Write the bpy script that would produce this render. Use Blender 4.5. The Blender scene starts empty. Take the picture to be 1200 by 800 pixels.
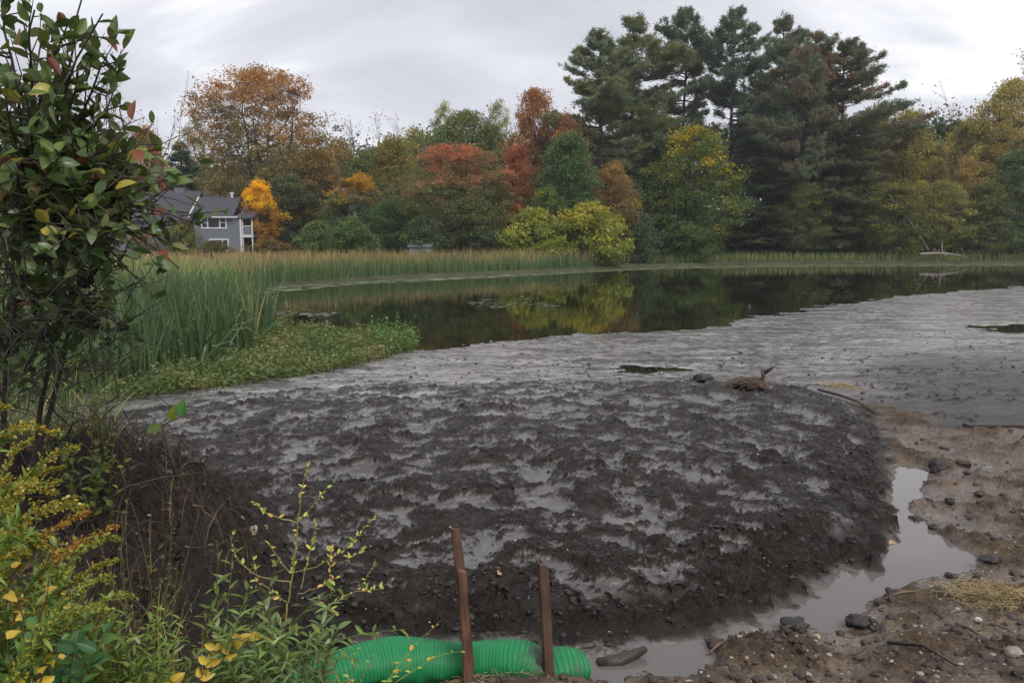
import bpy, math, random
import numpy as np
from mathutils import Vector, Matrix, Euler

# ============================================================ camera, world, light
sc = bpy.context.scene
COL = sc.collection
CAMZ = 2.6; F = 942.0; TH = math.atan(118 / F)
cam_d = bpy.data.cameras.new('camera'); cam = bpy.data.objects.new('camera', cam_d); COL.objects.link(cam)
cam.location = (0, 0, CAMZ); cam.rotation_euler = (math.pi / 2 - TH, 0, 0)
cam_d.sensor_width = 36; cam_d.lens = F / 1200 * 36; cam_d.clip_start = 0.05; cam_d.clip_end = 3000
sc.camera = cam
sc.view_settings.view_transform = 'Standard'; sc.view_settings.look = 'None'
sc.view_settings.exposure = 0.54; sc.view_settings.gamma = 1

def nd(nt, typ, **kw):
    n = nt.nodes.new(typ)
    for k, v in kw.items():
        if k in n.inputs: n.inputs[k].default_value = v
        else: setattr(n, k, v)
    return n
def mth(nt, op, a, b=None, clamp=False):
    n = nt.nodes.new('ShaderNodeMath'); n.operation = op; n.use_clamp = clamp
    for i, v in enumerate((a, b)):
        if v is None: continue
        if isinstance(v, (int, float)): n.inputs[i].default_value = v
        else: nt.links.new(v, n.inputs[i])
    return n.outputs[0]

SUN_EL, SUN_AZ = math.radians(48), math.radians(35)
w = bpy.data.worlds.new("World"); sc.world = w; w.use_nodes = True
nt = w.node_tree; nt.nodes.clear(); L = nt.links.new
sky = nd(nt, 'ShaderNodeTexSky', sky_type='NISHITA'); sky.sun_disc = False
sky.sun_elevation = SUN_EL; sky.sun_rotation = SUN_AZ
tc = nd(nt, 'ShaderNodeTexCoord'); sp = nd(nt, 'ShaderNodeSeparateXYZ'); L(tc.outputs['Generated'], sp.inputs[0])
zz = mth(nt, 'ADD', mth(nt, 'MAXIMUM', sp.outputs[2], 0.0), 0.42)
cb = nd(nt, 'ShaderNodeCombineXYZ'); L(mth(nt, 'DIVIDE', sp.outputs[0], zz), cb.inputs[0]); L(mth(nt, 'DIVIDE', sp.outputs[1], zz), cb.inputs[1])
mp = nd(nt, 'ShaderNodeMapping'); L(cb.outputs[0], mp.inputs[0]); mp.inputs['Location'].default_value = (1.51, 0.94, 0.3); mp.inputs['Scale'].default_value = (0.75, 1.25, 1)
n1 = nd(nt, 'ShaderNodeTexNoise', Scale=2.0, Detail=7.0, Roughness=0.52, Distortion=0.35); L(mp.outputs[0], n1.inputs['Vector'])
rp = nd(nt, 'ShaderNodeValToRGB'); L(n1.outputs[0], rp.inputs[0])
cr = rp.color_ramp
cr.elements[0].position = 0.37; cr.elements[0].color = (0.395, 0.40, 0.445, 1)
cr.elements[1].position = 0.63; cr.elements[1].color = (0.66, 0.665, 0.70, 1)
e = cr.elements.new(0.50); e.color = (0.47, 0.475, 0.52, 1)
e = cr.elements.new(0.57); e.color = (0.53, 0.535, 0.58, 1)
sc10 = nd(nt, 'ShaderNodeMixRGB', blend_type='MULTIPLY'); sc10.inputs[0].default_value = 1; L(rp.outputs[0], sc10.inputs[1]); sc10.inputs[2].default_value = (11, 11, 11, 1)
mx = nd(nt, 'ShaderNodeMixRGB'); mx.inputs[0].default_value = 0.985; L(sky.outputs[0], mx.inputs[1]); L(sc10.outputs[0], mx.inputs[2])
bg = nd(nt, 'ShaderNodeBackground', Strength=0.1); L(mx.outputs[0], bg.inputs[0])
wo = nd(nt, 'ShaderNodeOutputWorld'); L(bg.outputs[0], wo.inputs[0])

sd = bpy.data.lights.new('sun', 'SUN'); sd.energy = 1.5; sd.angle = math.radians(25); sd.color = (1, 0.96, 0.9)
so = bpy.data.objects.new('sun', sd); COL.objects.link(so)
sv = Vector((math.sin(SUN_AZ) * math.cos(SUN_EL), math.cos(SUN_AZ) * math.cos(SUN_EL) * -1, math.sin(SUN_EL)))
so.rotation_euler = sv.to_track_quat('Z', 'Y').to_euler(); so.location = (0, -5, 40)
sky.sun_rotation = math.atan2(sv.x, sv.y)

# ============================================================ helpers
FW = np.array([0, math.cos(TH), -math.sin(TH)]); UP = np.array([0, math.sin(TH), math.cos(TH)])
def ray(px, py): return np.array([1, 0, 0]) * (px - 600) + UP * (400 - py) + FW * F
def G(px, py, z=0.0):
    d = ray(px, py); t = (z - CAMZ) / d[2]; return np.array([0, 0, CAMZ]) + d * t
def P(px, py, D):
    d = ray(px, py); return np.array([0, 0, CAMZ]) + d * (D / d[1])

def hashf(ix, iy, s):
    h = (ix.astype(np.int64) * 374761393 + iy.astype(np.int64) * 668265263 + s * 1274126177) & 0xffffffff
    h = ((h ^ (h >> 13)) * 1274126177) & 0xffffffff
    h = h ^ (h >> 16)
    return (h & 0xffffff) / float(0x1000000)
def perlin(x, y, s=0):
    x0 = np.floor(x); y0 = np.floor(y); fx = x - x0; fy = y - y0
    u = fx * fx * fx * (fx * (fx * 6 - 15) + 10); v = fy * fy * fy * (fy * (fy * 6 - 15) + 10)
    def g(dx, dy):
        a = hashf(x0 + dx, y0 + dy, s) * 2 * np.pi
        return np.cos(a) * (fx - dx) + np.sin(a) * (fy - dy)
    a = g(0, 0); b = g(1, 0); c = g(0, 1); d = g(1, 1)
    return ((a + (b - a) * u) * (1 - v) + (c + (d - c) * u) * v) * 1.5
def fbm(x, y, s=0, o=4, r=0.5):
    t = 0; a = 1; n = 0
    for i in range(o):
        t = t + a * perlin(x, y, s + i * 17); n += a; a *= r; x = x * 2.03 + 5.1; y = y * 2.03 + 1.7
    return t / n
def worley(x, y, s=0):
    x0 = np.floor(x); y0 = np.floor(y); best = np.full(x.shape, 9.0); amp = np.zeros(x.shape)
    for i in (-1, 0, 1):
        for j in (-1, 0, 1):
            cx = x0 + i; cy = y0 + j
            px = cx + hashf(cx, cy, s); py = cy + hashf(cx, cy, s + 7)
            d = (px - x) ** 2 + (py - y) ** 2; m = d < best
            best = np.where(m, d, best); amp = np.where(m, hashf(cx, cy, s + 13), amp)
    return np.sqrt(best), amp
def sst(a, b, x):
    t = np.clip((x - a) / (b - a), 0, 1); return t * t * (3 - 2 * t)
def sdist(x, y, poly):
    """signed distance to a polygon, positive inside"""
    P_ = np.array(poly); best = np.full(x.shape, 1e9); ins = np.zeros(x.shape, bool)
    for i in range(len(P_)):
        a = P_[i]; b = P_[(i + 1) % len(P_)]; e = b - a
        t = np.clip(((x - a[0]) * e[0] + (y - a[1]) * e[1]) / (e @ e + 1e-12), 0, 1)
        d = (x - a[0] - t * e[0]) ** 2 + (y - a[1] - t * e[1]) ** 2; best = np.minimum(best, d)
        c = ((a[1] > y) != (b[1] > y)) & (x < (b[0] - a[0]) * (y - a[1]) / (b[1] - a[1] + 1e-12) + a[0]); ins ^= c
    d = np.sqrt(best); return np.where(ins, d, -d)

def mkmesh(name, V, faces, smooth=False, attrs=None, mat=None, midx=None):
    """V (n,3); faces: list of arrays (m,k)"""
    me = bpy.data.meshes.new(name); V = np.asarray(V, np.float32)
    me.vertices.add(len(V)); me.vertices.foreach_set('co', V.ravel())
    faces = [np.asarray(f, np.int32) for f in faces if len(f)]
    tot = np.concatenate([np.full(len(f), f.shape[1], np.int32) for f in faces])
    li = np.concatenate([f.ravel() for f in faces])
    me.loops.add(len(li)); me.loops.foreach_set('vertex_index', li)
    me.polygons.add(len(tot)); st = np.concatenate([[0], np.cumsum(tot)[:-1]]).astype(np.int32)
    me.polygons.foreach_set('loop_start', st)
    try: me.polygons.foreach_set('loop_total', tot)
    except Exception: pass
    if midx is not None: me.polygons.foreach_set('material_index', np.asarray(midx, np.int32))
    me.update(calc_edges=True)
    me.polygons.foreach_set('use_smooth', np.full(len(tot), bool(smooth)))
    for k, a in (attrs or {}).items():
        a = np.asarray(a, np.float32)
        if a.ndim == 1:
            at = me.attributes.new(k, 'FLOAT', 'POINT'); at.data.foreach_set('value', a)
        else:
            at = me.attributes.new(k, 'FLOAT_VECTOR', 'POINT'); at.data.foreach_set('vector', a.ravel())
    for m in (mat if isinstance(mat, (list, tuple)) else [mat] if mat else []): me.materials.append(m)
    return me
def link(name, data, parent=None, loc=None, rot=None, scale=None, label=None, cat=None, group=None, kind=None):
    o = bpy.data.objects.new(name, data); COL.objects.link(o)
    if parent is not None: o.parent = parent
    if loc is not None: o.location = [float(v) for v in loc]
    if rot is not None: o.rotation_euler = [float(v) for v in rot]
    if scale is not None: o.scale = [float(v) for v in scale] if hasattr(scale, '__len__') else (scale,) * 3
    if label: o['label'] = label
    if cat: o['category'] = cat
    if group: o['group'] = group
    if kind: o['kind'] = kind
    return o

class MB:
    def __init__(s): s.V = []; s.Q = []; s.T = []; s.n = 0; s.A = []
    def add(s, V, Q=None, T=None, a=None):
        V = np.asarray(V, float).reshape(-1, 3)
        if Q is not None and len(Q): s.Q.append(np.asarray(Q).reshape(-1, 4) + s.n)
        if T is not None and len(T): s.T.append(np.asarray(T).reshape(-1, 3) + s.n)
        s.V.append(V); s.n += len(V)
        if a is None: a = np.zeros(3)
        a = np.asarray(a, float); s.A.append(np.broadcast_to(a, (len(V), 3)) if a.ndim == 1 else a)
    def tube(s, pts, rad, n=6, a=None, cap=True):
        pts = np.asarray(pts, float); m = len(pts); rad = np.broadcast_to(np.asarray(rad, float), (m,))
        tan = np.gradient(pts, axis=0); tan /= np.linalg.norm(tan, axis=1)[:, None] + 1e-9
        ref = np.array([0, 0, 1.0]) if abs(tan[0][2]) < 0.9 else np.array([1.0, 0, 0])
        u = np.cross(tan, ref); u /= np.linalg.norm(u, axis=1)[:, None] + 1e-9
        v = np.cross(tan, u)
        an = np.arange(n) * 2 * np.pi / n
        V = pts[:, None] + rad[:, None, None] * (u[:, None] * np.cos(an)[None, :, None] + v[:, None] * np.sin(an)[None, :, None])
        i = np.arange(m - 1)[:, None] * n; j = np.arange(n)[None]; k = (j + 1) % n
        Q = np.stack([i + j, i + k, i + n + k, i + n + j], -1).reshape(-1, 4)
        V = V.reshape(-1, 3); T = []
        if cap:
            V = np.vstack([V, pts[0], pts[-1]]); c0 = m * n; c1 = c0 + 1
            T = [[c0, (t + 1) % n, t] for t in range(n)] + [[c1, (m - 1) * n + t, (m - 1) * n + (t + 1) % n] for t in range(n)]
        s.add(V, Q, T, a)
    def box(s, c, size, R=None, a=None):
        c = np.asarray(c, float); h = np.asarray(size, float) / 2
        V = np.array([[x, y, z] for x in (-1, 1) for y in (-1, 1) for z in (-1, 1)]) * h
        if R is not None: V = V @ np.array(R).T
        s.add(V + c, [[0, 1, 3, 2], [4, 6, 7, 5], [0, 4, 5, 1], [2, 3, 7, 6], [0, 2, 6, 4], [1, 5, 7, 3]], a=a)
    def mesh(s, name, mat, smooth=False):
        A = np.concatenate(s.A)
        fs = ([np.concatenate(s.Q)] if s.Q else []) + ([np.concatenate(s.T)] if s.T else [])
        return mkmesh(name, np.concatenate(s.V), fs, smooth, {'var': A}, mat)

def blades(mb, base, tip, width, bend=None, seg=3, a=None, face=None, rng=None, prof=None):
    """tapered strips; base, tip (n,3), bend (n,3) offset at middle"""
    n = len(base); t = np.linspace(0, 1, seg + 1)
    if bend is None: bend = np.zeros((n, 3))
    c = base[:, None] * (1 - t)[None, :, None] + tip[:, None] * t[None, :, None] + bend[:, None] * (4 * t * (1 - t))[None, :, None]
    ax = tip - base; ax /= np.linalg.norm(ax, axis=1)[:, None] + 1e-9
    r = rng.normal(size=(n, 3)) if face is None else face
    sd_ = np.cross(ax, r); sd_ /= np.linalg.norm(sd_, axis=1)[:, None] + 1e-9
    wd = (prof(t) if prof else (1 - t) ** 0.6 * 0.9 + 0.06)[None, :, None] * np.asarray(width).reshape(-1, 1, 1) * 0.5
    V = np.stack([c - sd_[:, None] * wd, c + sd_[:, None] * wd], 2).reshape(-1, 3)
    k = (np.arange(n) * (seg + 1) * 2)[:, None] + (np.arange(seg) * 2)[None]
    Q = np.stack([k, k + 1, k + 3, k + 2], -1).reshape(-1, 4)
    if a is not None: a = np.repeat(a, (seg + 1) * 2, axis=0)
    mb.add(V, Q, None, a)

def leaves2(mb, pos, ax, L_, W, a, rng, tri=False, fold=0.0):
    """diamond (2 triangles) or single-triangle leaves"""
    n = len(pos); L_ = np.asarray(L_).reshape(-1, 1); W = np.asarray(W).reshape(-1, 1) / 2
    sd_ = np.cross(ax, rng.normal(0, 1, (n, 3)) + [0, 0, 0.8]); sd_ /= np.linalg.norm(sd_, axis=1)[:, None] + 1e-9
    if tri:
        V = np.stack([pos - sd_ * W, pos + sd_ * W, pos + ax * L_], 1).reshape(-1, 3); i = np.arange(n)[:, None] * 3
        mb.add(V, None, i + [0, 1, 2], np.repeat(a, 3, axis=0))
    else:
        m = pos + ax * L_ * 0.5
        V = np.stack([pos, m + sd_ * W, pos + ax * L_, m - sd_ * W], 1).reshape(-1, 3); i = np.arange(n)[:, None] * 4
        mb.add(V, i + [0, 1, 2, 3], None, np.repeat(a, 4, axis=0))
# ============================================================ materials
def newmat(name):
    m = bpy.data.materials.new(name); m.use_nodes = True; m.node_tree.nodes.clear(); return m, m.node_tree
def out(nt, sh):
    o = nt.nodes.new('ShaderNodeOutputMaterial'); nt.links.new(sh, o.inputs[0])
def simple(name, col, rough=0.6, var=0.0, scale=8, bump=0.0, bscale=40, coat=0, metal=0, spec=0.5, stretch=None, col2=None):
    m, nt = newmat(name); L = nt.links.new
    b = nd(nt, 'ShaderNodeBsdfPrincipled', Roughness=rough, Metallic=metal); b.inputs['Specular IOR Level'].default_value = spec
    tc = nd(nt, 'ShaderNodeTexCoord'); mp = nd(nt, 'ShaderNodeMapping'); L(tc.outputs['Object'], mp.inputs[0])
    if stretch: mp.inputs['Scale'].default_value = stretch
    n = nd(nt, 'ShaderNodeTexNoise', Scale=scale, Detail=6.0, Roughness=0.6); L(mp.outputs[0], n.inputs['Vector'])
    r = nd(nt, 'ShaderNodeValToRGB'); L(n.outputs[0], r.inputs[0])
    c2 = col2 or tuple(c * (1 + var) for c in col); c1 = tuple(c * (1 - var) for c in col)
    r.color_ramp.elements[0].position = 0.35; r.color_ramp.elements[0].color = (*c1, 1)
    r.color_ramp.elements[1].position = 0.65; r.color_ramp.elements[1].color = (*c2, 1)
    L(r.outputs[0], b.inputs['Base Color'])
    if bump:
        n2 = nd(nt, 'ShaderNodeTexNoise', Scale=bscale, Detail=5.0); L(mp.outputs[0], n2.inputs['Vector'])
        bp = nd(nt, 'ShaderNodeBump', Strength=bump, Distance=0.02); L(n2.outputs[0], bp.inputs['Height']); L(bp.outputs[0], b.inputs['Normal'])
    out(nt, b.outputs[0]); return m

def leafmat(name, base=None, base2=None, rough=0.5, trans=0.3, gloss=0.06, varb=0.5, objcol=True):
    """colour = object colour, turning to the object's second tint where clump value passes a threshold; var=(clump, height, leaf)"""
    m, nt = newmat(name); L = nt.links.new
    at = nd(nt, 'ShaderNodeAttribute', attribute_name='var'); s = nd(nt, 'ShaderNodeSeparateXYZ'); L(at.outputs['Vector'], s.inputs[0])
    if objcol:
        oi = nd(nt, 'ShaderNodeObjectInfo'); c1 = oi.outputs['Color']
        a2 = nd(nt, 'ShaderNodeAttribute', attribute_name='tint', attribute_type='OBJECT'); c2 = a2.outputs['Color']
        a3 = nd(nt, 'ShaderNodeAttribute', attribute_name='turn', attribute_type='OBJECT')
        s3 = nd(nt, 'ShaderNodeSeparateXYZ'); L(a3.outputs['Vector'], s3.inputs[0]); thr = s3.outputs[0]; hw = s3.outputs[1]
        v = mth(nt, 'ADD', mth(nt, 'MULTIPLY', s.outputs[0], mth(nt, 'SUBTRACT', 1.0, hw)), mth(nt, 'MULTIPLY', s.outputs[1], hw))
        v = mth(nt, 'ADD', v, mth(nt, 'MULTIPLY', mth(nt, 'SUBTRACT', s.outputs[2], 0.5), 0.10))
        f = mth(nt, 'MULTIPLY', mth(nt, 'SUBTRACT', v, thr), 6.0, True)
    else:
        r1 = nd(nt, 'ShaderNodeRGB'); r1.outputs[0].default_value = (*base, 1); c1 = r1.outputs[0]
        r2 = nd(nt, 'ShaderNodeRGB'); r2.outputs[0].default_value = (*base2, 1); c2 = r2.outputs[0]; f = s.outputs[0]
    mx = nd(nt, 'ShaderNodeMixRGB'); L(f, mx.inputs[0]); L(c1, mx.inputs[1]); L(c2, mx.inputs[2])
    hs = nd(nt, 'ShaderNodeHueSaturation', Saturation=1.12); L(mx.outputs[0], hs.inputs['Color'])
    L(mth(nt, 'ADD', mth(nt, 'MULTIPLY', mth(nt, 'ADD', mth(nt, 'MULTIPLY', s.outputs[0], 1.2), mth(nt, 'MULTIPLY', s.outputs[2], 0.6)), varb), 2.10 - varb * 0.9), hs.inputs['Value'])
    L(mth(nt, 'ADD', mth(nt, 'ADD', mth(nt, 'MULTIPLY', s.outputs[2], 0.02), mth(nt, 'MULTIPLY', s.outputs[0], 0.03)), 0.472), hs.inputs['Hue'])
    d = nd(nt, 'ShaderNodeBsdfDiffuse'); t = nd(nt, 'ShaderNodeBsdfTranslucent'); g = nd(nt, 'ShaderNodeBsdfGlossy', Roughness=rough)
    L(hs.outputs[0], d.inputs[0]); L(hs.outputs[0], t.inputs[0])
    m1 = nd(nt, 'ShaderNodeMixShader'); m1.inputs[0].default_value = trans; L(d.outputs[0], m1.inputs[1]); L(t.outputs[0], m1.inputs[2])
    m2 = nd(nt, 'ShaderNodeMixShader'); m2.inputs[0].default_value = gloss; L(m1.outputs[0], m2.inputs[1]); L(g.outputs[0], m2.inputs[2])
    out(nt, m2.outputs[0]); return m

M_LEAF = leafmat('tree_foliage', trans=0.42, gloss=0.04)
M_LEAFN = leafmat('near_foliage', rough=0.35, trans=0.3, gloss=0.04, varb=0.6)
M_BARK = simple('bark', (0.055, 0.045, 0.037), 0.9, 0.4, 6, 0.5, 30, stretch=(3, 3, 0.6))
M_BARKP = simple('pine_bark', (0.04, 0.032, 0.028), 0.9, 0.3, 4, 0.4, 20, stretch=(3, 3, 0.5))
M_TWIG = simple('twig_bark', (0.06, 0.045, 0.035), 0.8, 0.35, 20)
M_PALE = simple('pale_dead_wood', (0.30, 0.27, 0.23), 0.8, 0.2, 6)
M_REED = leafmat('reed_blades', trans=0.3, gloss=0.05)

# mud
def mudmat():
    m, nt = newmat('wet_mud'); L = nt.links.new
    b = nd(nt, 'ShaderNodeBsdfPrincipled'); tc = nd(nt, 'ShaderNodeTexCoord')
    at = nd(nt, 'ShaderNodeAttribute', attribute_name='var'); s = nd(nt, 'ShaderNodeSeparateXYZ'); L(at.outputs['Vector'], s.inputs[0])
    wet, dirt = s.outputs[0], s.outputs[1]
    n1 = nd(nt, 'ShaderNodeTexNoise', Scale=3.5, Detail=8.0, Roughness=0.65); L(tc.outputs['Object'], n1.inputs['Vector'])
    n2 = nd(nt, 'ShaderNodeTexNoise', Scale=45.0, Detail=6.0, Roughness=0.7); L(tc.outputs['Object'], n2.inputs['Vector'])
    def ramp(src, p0, c0, p1, c1):
        r = nd(nt, 'ShaderNodeValToRGB'); L(src, r.inputs[0]); e = r.color_ramp.elements
        e[0].position = p0; e[0].color = (*c0, 1); e[1].position = p1; e[1].color = (*c1, 1); return r.outputs[0]
    dm = ramp(n1.outputs[0], 0.3, (0.028, 0.023, 0.0195), 0.7, (0.064, 0.053, 0.044))
    wm = ramp(n1.outputs[0], 0.3, (0.070, 0.064, 0.061), 0.7, (0.145, 0.136, 0.132))
    wf = ramp(n1.outputs[0], 0.3, (0.22, 0.212, 0.215), 0.7, (0.36, 0.35, 0.358))  # light silt of the flat, base raised to stand in for reflected sky
    dd = ramp(n1.outputs[0], 0.35, (0.075, 0.050, 0.033), 0.65, (0.24, 0.170, 0.105))
    dw = ramp(n1.outputs[0], 0.35, (0.065, 0.048, 0.035), 0.65, (0.16, 0.122, 0.088))
    def mix(f, a, c):
        x = nd(nt, 'ShaderNodeMixRGB'); L(f, x.inputs[0]); L(a, x.inputs[1]); L(c, x.inputs[2]); return x.outputs[0]
    ms = nd(nt, 'ShaderNodeMapping'); L(tc.outputs['Object'], ms.inputs[0]); ms.inputs['Scale'].default_value = (0.35, 1.1, 1)
    ns_ = nd(nt, 'ShaderNodeTexNoise', Scale=1.3, Detail=9.0, Roughness=0.75); L(ms.outputs[0], ns_.inputs['Vector'])
    st_ = nd(nt, 'ShaderNodeMixRGB', blend_type='MULTIPLY'); st_.inputs[0].default_value = 1; L(wf, st_.inputs[1]); L(ramp(ns_.outputs[0], 0.38, (0.28, 0.27, 0.26), 0.60, (1.4, 1.4, 1.4)), st_.inputs[2]); wf = st_.outputs[0]  # sediment streaks, with brighter and darker sheen areas put into the colour
    mk_ = nd(nt, 'ShaderNodeMapping'); L(tc.outputs['Object'], mk_.inputs[0]); mk_.inputs['Scale'].default_value = (1.0, 1.7, 1)
    nk_ = nd(nt, 'ShaderNodeTexNoise', Scale=3.4, Detail=9.0, Roughness=0.78, Distortion=0.6); L(mk_.outputs[0], nk_.inputs['Vector'])
    sk_ = nd(nt, 'ShaderNodeMixRGB', blend_type='MULTIPLY'); sk_.inputs[0].default_value = 1; L(wf, sk_.inputs[1]); L(ramp(nk_.outputs[0], 0.43, (0.22, 0.20, 0.18), 0.52, (1.2, 1.2, 1.22)), sk_.inputs[2]); wf = sk_.outputs[0]
    c = mix(dirt, mix(wet, dm, mix(s.outputs[2], wm, wf)), mix(wet, dd, dw))
    gr = ramp(n2.outputs[0], 0.35, (0.55, 0.55, 0.55), 0.7, (1.35, 1.3, 1.25))
    mu = nd(nt, 'ShaderNodeMixRGB', blend_type='MULTIPLY'); mu.inputs[0].default_value = 0.8; L(c, mu.inputs[1]); L(gr, mu.inputs[2]); L(mu.outputs[0], b.inputs['Base Color'])
    ro = mth(nt, 'SUBTRACT', 0.42, mth(nt, 'MULTIPLY', wet, 0.24)); ro = mth(nt, 'ADD', ro, mth(nt, 'MULTIPLY', n1.outputs[0], 0.10)); L(ro, b.inputs['Roughness'])
    L(mth(nt, 'ADD', mth(nt, 'MULTIPLY', wet, 0.55), 0.32), b.inputs['Specular IOR Level'])
    n3 = nd(nt, 'ShaderNodeTexNoise', Scale=16.0, Detail=8.0, Roughness=0.75); L(tc.outputs['Object'], n3.inputs['Vector'])
    v3 = nd(nt, 'ShaderNodeTexVoronoi', Scale=38.0); L(tc.outputs['Object'], v3.inputs['Vector'])
    hsum = mth(nt, 'ADD', mth(nt, 'MULTIPLY', n3.outputs[0], 2.2), mth(nt, 'ADD', mth(nt, 'MULTIPLY', n2.outputs[0], 0.6), mth(nt, 'MULTIPLY', v3.outputs['Distance'], -0.5)))
    bp = nd(nt, 'ShaderNodeBump', Distance=0.045); L(hsum, bp.inputs['Height'])
    L(mth(nt, 'SUBTRACT', 1.0, mth(nt, 'MULTIPLY', wet, mth(nt, 'ADD', mth(nt, 'MULTIPLY', s.outputs[2], 0.07), 0.86))), bp.inputs['Strength']); L(bp.outputs[0], b.inputs['Normal'])
    out(nt, b.outputs[0]); return m
M_MUD = mudmat()
M_BANK = simple('dark_bank_soil', (0.012, 0.009, 0.007), 0.85, 0.5, 7, 1.0, 30, col2=(0.027, 0.019, 0.014))

def watermat(name, col, rough, bscale, bstr, stretch=(1, 1, 1)):
    m, nt = newmat(name); L = nt.links.new
    b = nd(nt, 'ShaderNodeBsdfPrincipled', Roughness=rough, IOR=1.33); b.inputs['Base Color'].default_value = (*col, 1)
    tc = nd(nt, 'ShaderNodeTexCoord'); mp = nd(nt, 'ShaderNodeMapping'); L(tc.outputs['Object'], mp.inputs[0]); mp.inputs['Scale'].default_value = stretch
    n = nd(nt, 'ShaderNodeTexNoise', Scale=bscale, Detail=3.0); L(mp.outputs[0], n.inputs['Vector'])
    bp = nd(nt, 'ShaderNodeBump', Strength=bstr, Distance=0.02); L(n.outputs[0], bp.inputs['Height']); L(bp.outputs[0], b.inputs['Normal'])
    out(nt, b.outputs[0]); return m
M_POND = watermat('pond_water', (0.010, 0.010, 0.005), 0.03, 1.2, 0.10, (1, 1, 1))
M_PUD = watermat('puddle_water', (0.135, 0.12, 0.112), 0.05, 3.0, 0.04)

# ============================================================ region outlines (metres on the ground)
def gp(pts, z=0.0): return [tuple(G(x, y, z)[:2]) for x, y in pts]
POND = gp([(150, 372), (235, 352), (285, 345), (330, 337), (400, 332), (500, 327), (620, 321.5), (725, 315.5), (800, 312.5), (900, 311), (1000, 310), (1200, 309.3), (1600, 309)]) + \
       gp([(1700, 330), (1400, 328), (1200, 335), (1100, 342), (1010, 350), (950, 360), (870, 374), (850, 379), (700, 389), (560, 401), (500, 408), (470, 404), (430, 394), (330, 388), (250, 386), (180, 383)])
MOUND = gp([(310, 790), (250, 720), (180, 640), (110, 560), (60, 500)], 0) + gp([(230, 470), (400, 455), (600, 450), (760, 452), (870, 452), (960, 462), (1015, 480), (1044, 520), (1040, 560), (1046, 600), (1058, 632), (1040, 658), (975, 678), (940, 700), (900, 724), (850, 742), (800, 755), (740, 762), (690, 762), (640, 760), (560, 757), (480, 757), (420, 764), (370, 780)], 0)
PUD = gp([(1050, 548), (1062, 541), (1086, 546), (1086, 562), (1077, 578), (1063, 588), (1066, 604), (1084, 618), (1112, 634), (1150, 655), (1118, 669), (1062, 677), (1036, 695), (1002, 712), (968, 736), (900, 738), (850, 752), (830, 785), (800, 808), (700, 812), (680, 770), (780, 740), (900, 700), (1000, 640), (1030, 600)])
DIRT = gp([(1010, 478), (1060, 488), (1110, 506), (1200, 508), (1700, 515), (2600, 700), (2600, 1600), (400, 1300), (560, 800), (640, 772), (700, 762), (850, 740), (950, 700), (1030, 660), (1045, 620), (1035, 560), (1035, 520)])

# ============================================================ near ground: mud mound, mudflat, dirt, bank
def bank_h(x, y):
    """left bank with its brush-covered hump"""
    h = 0.75 * sst(-1.25, -2.5, x + 0.12 * (y - 3.6)) * sst(7.6, 5.2, y)
    h += 0.34 * np.exp(-(((x + 3.0) / 0.85) ** 2 + ((y - 5.6) / 0.8) ** 2) * 0.9)
    h += 0.24 * np.exp(-(((x + 2.15) / 0.38) ** 2 + ((y - 5.1) / 0.5) ** 2))
    h += 0.5 * sst(3.9, 2.0, y) 
    h += 0.9 * sst(-3.6, -6.5, x) * sst(11, 5, y)
    return h
ROWS, COLS = 620, 880
rr_near = np.linspace(1.6, 4.2, 76)[:-1]
pyv = np.linspace(865, 333.5, ROWS - len(rr_near)); rr = np.concatenate([rr_near, F * CAMZ / (pyv - 282)])
pxv = np.concatenate([np.linspace(-2600, -330, 26)[:-1], np.linspace(-330, 1460, COLS - 50), np.linspace(1460, 3200, 26)[1:]]); an = (pxv - 600) / F
Y = np.repeat(rr[:, None], COLS, 1); X = Y * an[None, :]
# jitter so the rows never read as lines
X0, Y0 = X, Y
dM = sdist(X + 0.16 * fbm(X * 1.6, Y * 1.6, 3), Y + 0.2 * fbm(X * 1.6, Y * 1.6, 9), MOUND)
dM = dM + 0.10 * perlin(X * 5, Y * 5, 31) + 0.05 * perlin(X * 12, Y * 12, 32)
dP = sdist(X, Y, PUD) + 0.10 * fbm(X * 3, Y * 3, 41, 4)
dD = sdist(X, Y, DIRT) + 0.4 * fbm(X * 1.2, Y * 1.0, 51)
dW = sdist(X, Y, POND); far = sst(13, 22, Y)
dW = dW + 0.9 * fbm(X * 0.30, Y * 0.18, 61, 3) + 1.3 * fbm(X * 0.9, Y * 0.7, 62, 6, 0.68) * far
bk = bank_h(X, Y)
mound = sst(-0.03, 0.75, dM)
near_edge = np.maximum(sst(14.5, 8.5, Y), 0.8 * sst(0.3, 3.0, X))                                  # the spread heap is thick at its near and right rim
Hm = (0.07 + 0.085 * near_edge) * mound + 0.07 * sst(0.6, 2.5, dM) * mound
Hm = Hm * (0.35 + 0.65 * sst(-6.5, -1.5, X + 0.2 * (Y - 8)))
Hm = Hm + mound * (0.12 * np.exp(-((X - 1.6) / 2.4) ** 2 - ((Y - 8.0) / 2.4) ** 2) )
Hm = Hm + 0.08 * mound * fbm(X * 0.8, Y * 0.7, 71, 3)
wx = X + 0.20 * fbm(X * 2.0, Y * 2.0, 81); wy = Y + 0.20 * fbm(X * 2.0, Y * 2.0, 82)
patch = fbm(wx * 2.3, wy * 3.0, 91, 7, 0.72) * 2.0
ang_ = np.arctan2(wy - 8.2, wx - 0.2); rad_ = np.hypot(wy - 8.2, wx - 0.2); streak = fbm(ang_ * 2.4, rad_ * 2.6, 95, 4) * 1.5
rim = np.exp(-(np.clip(dM, 0, 9) / 1.0) ** 2) * mound * near_edge
m_l = sst(-0.16, 0.22, patch + 0.60 * streak + 0.22 * rim + 0.24 * near_edge - 0.20)
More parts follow.
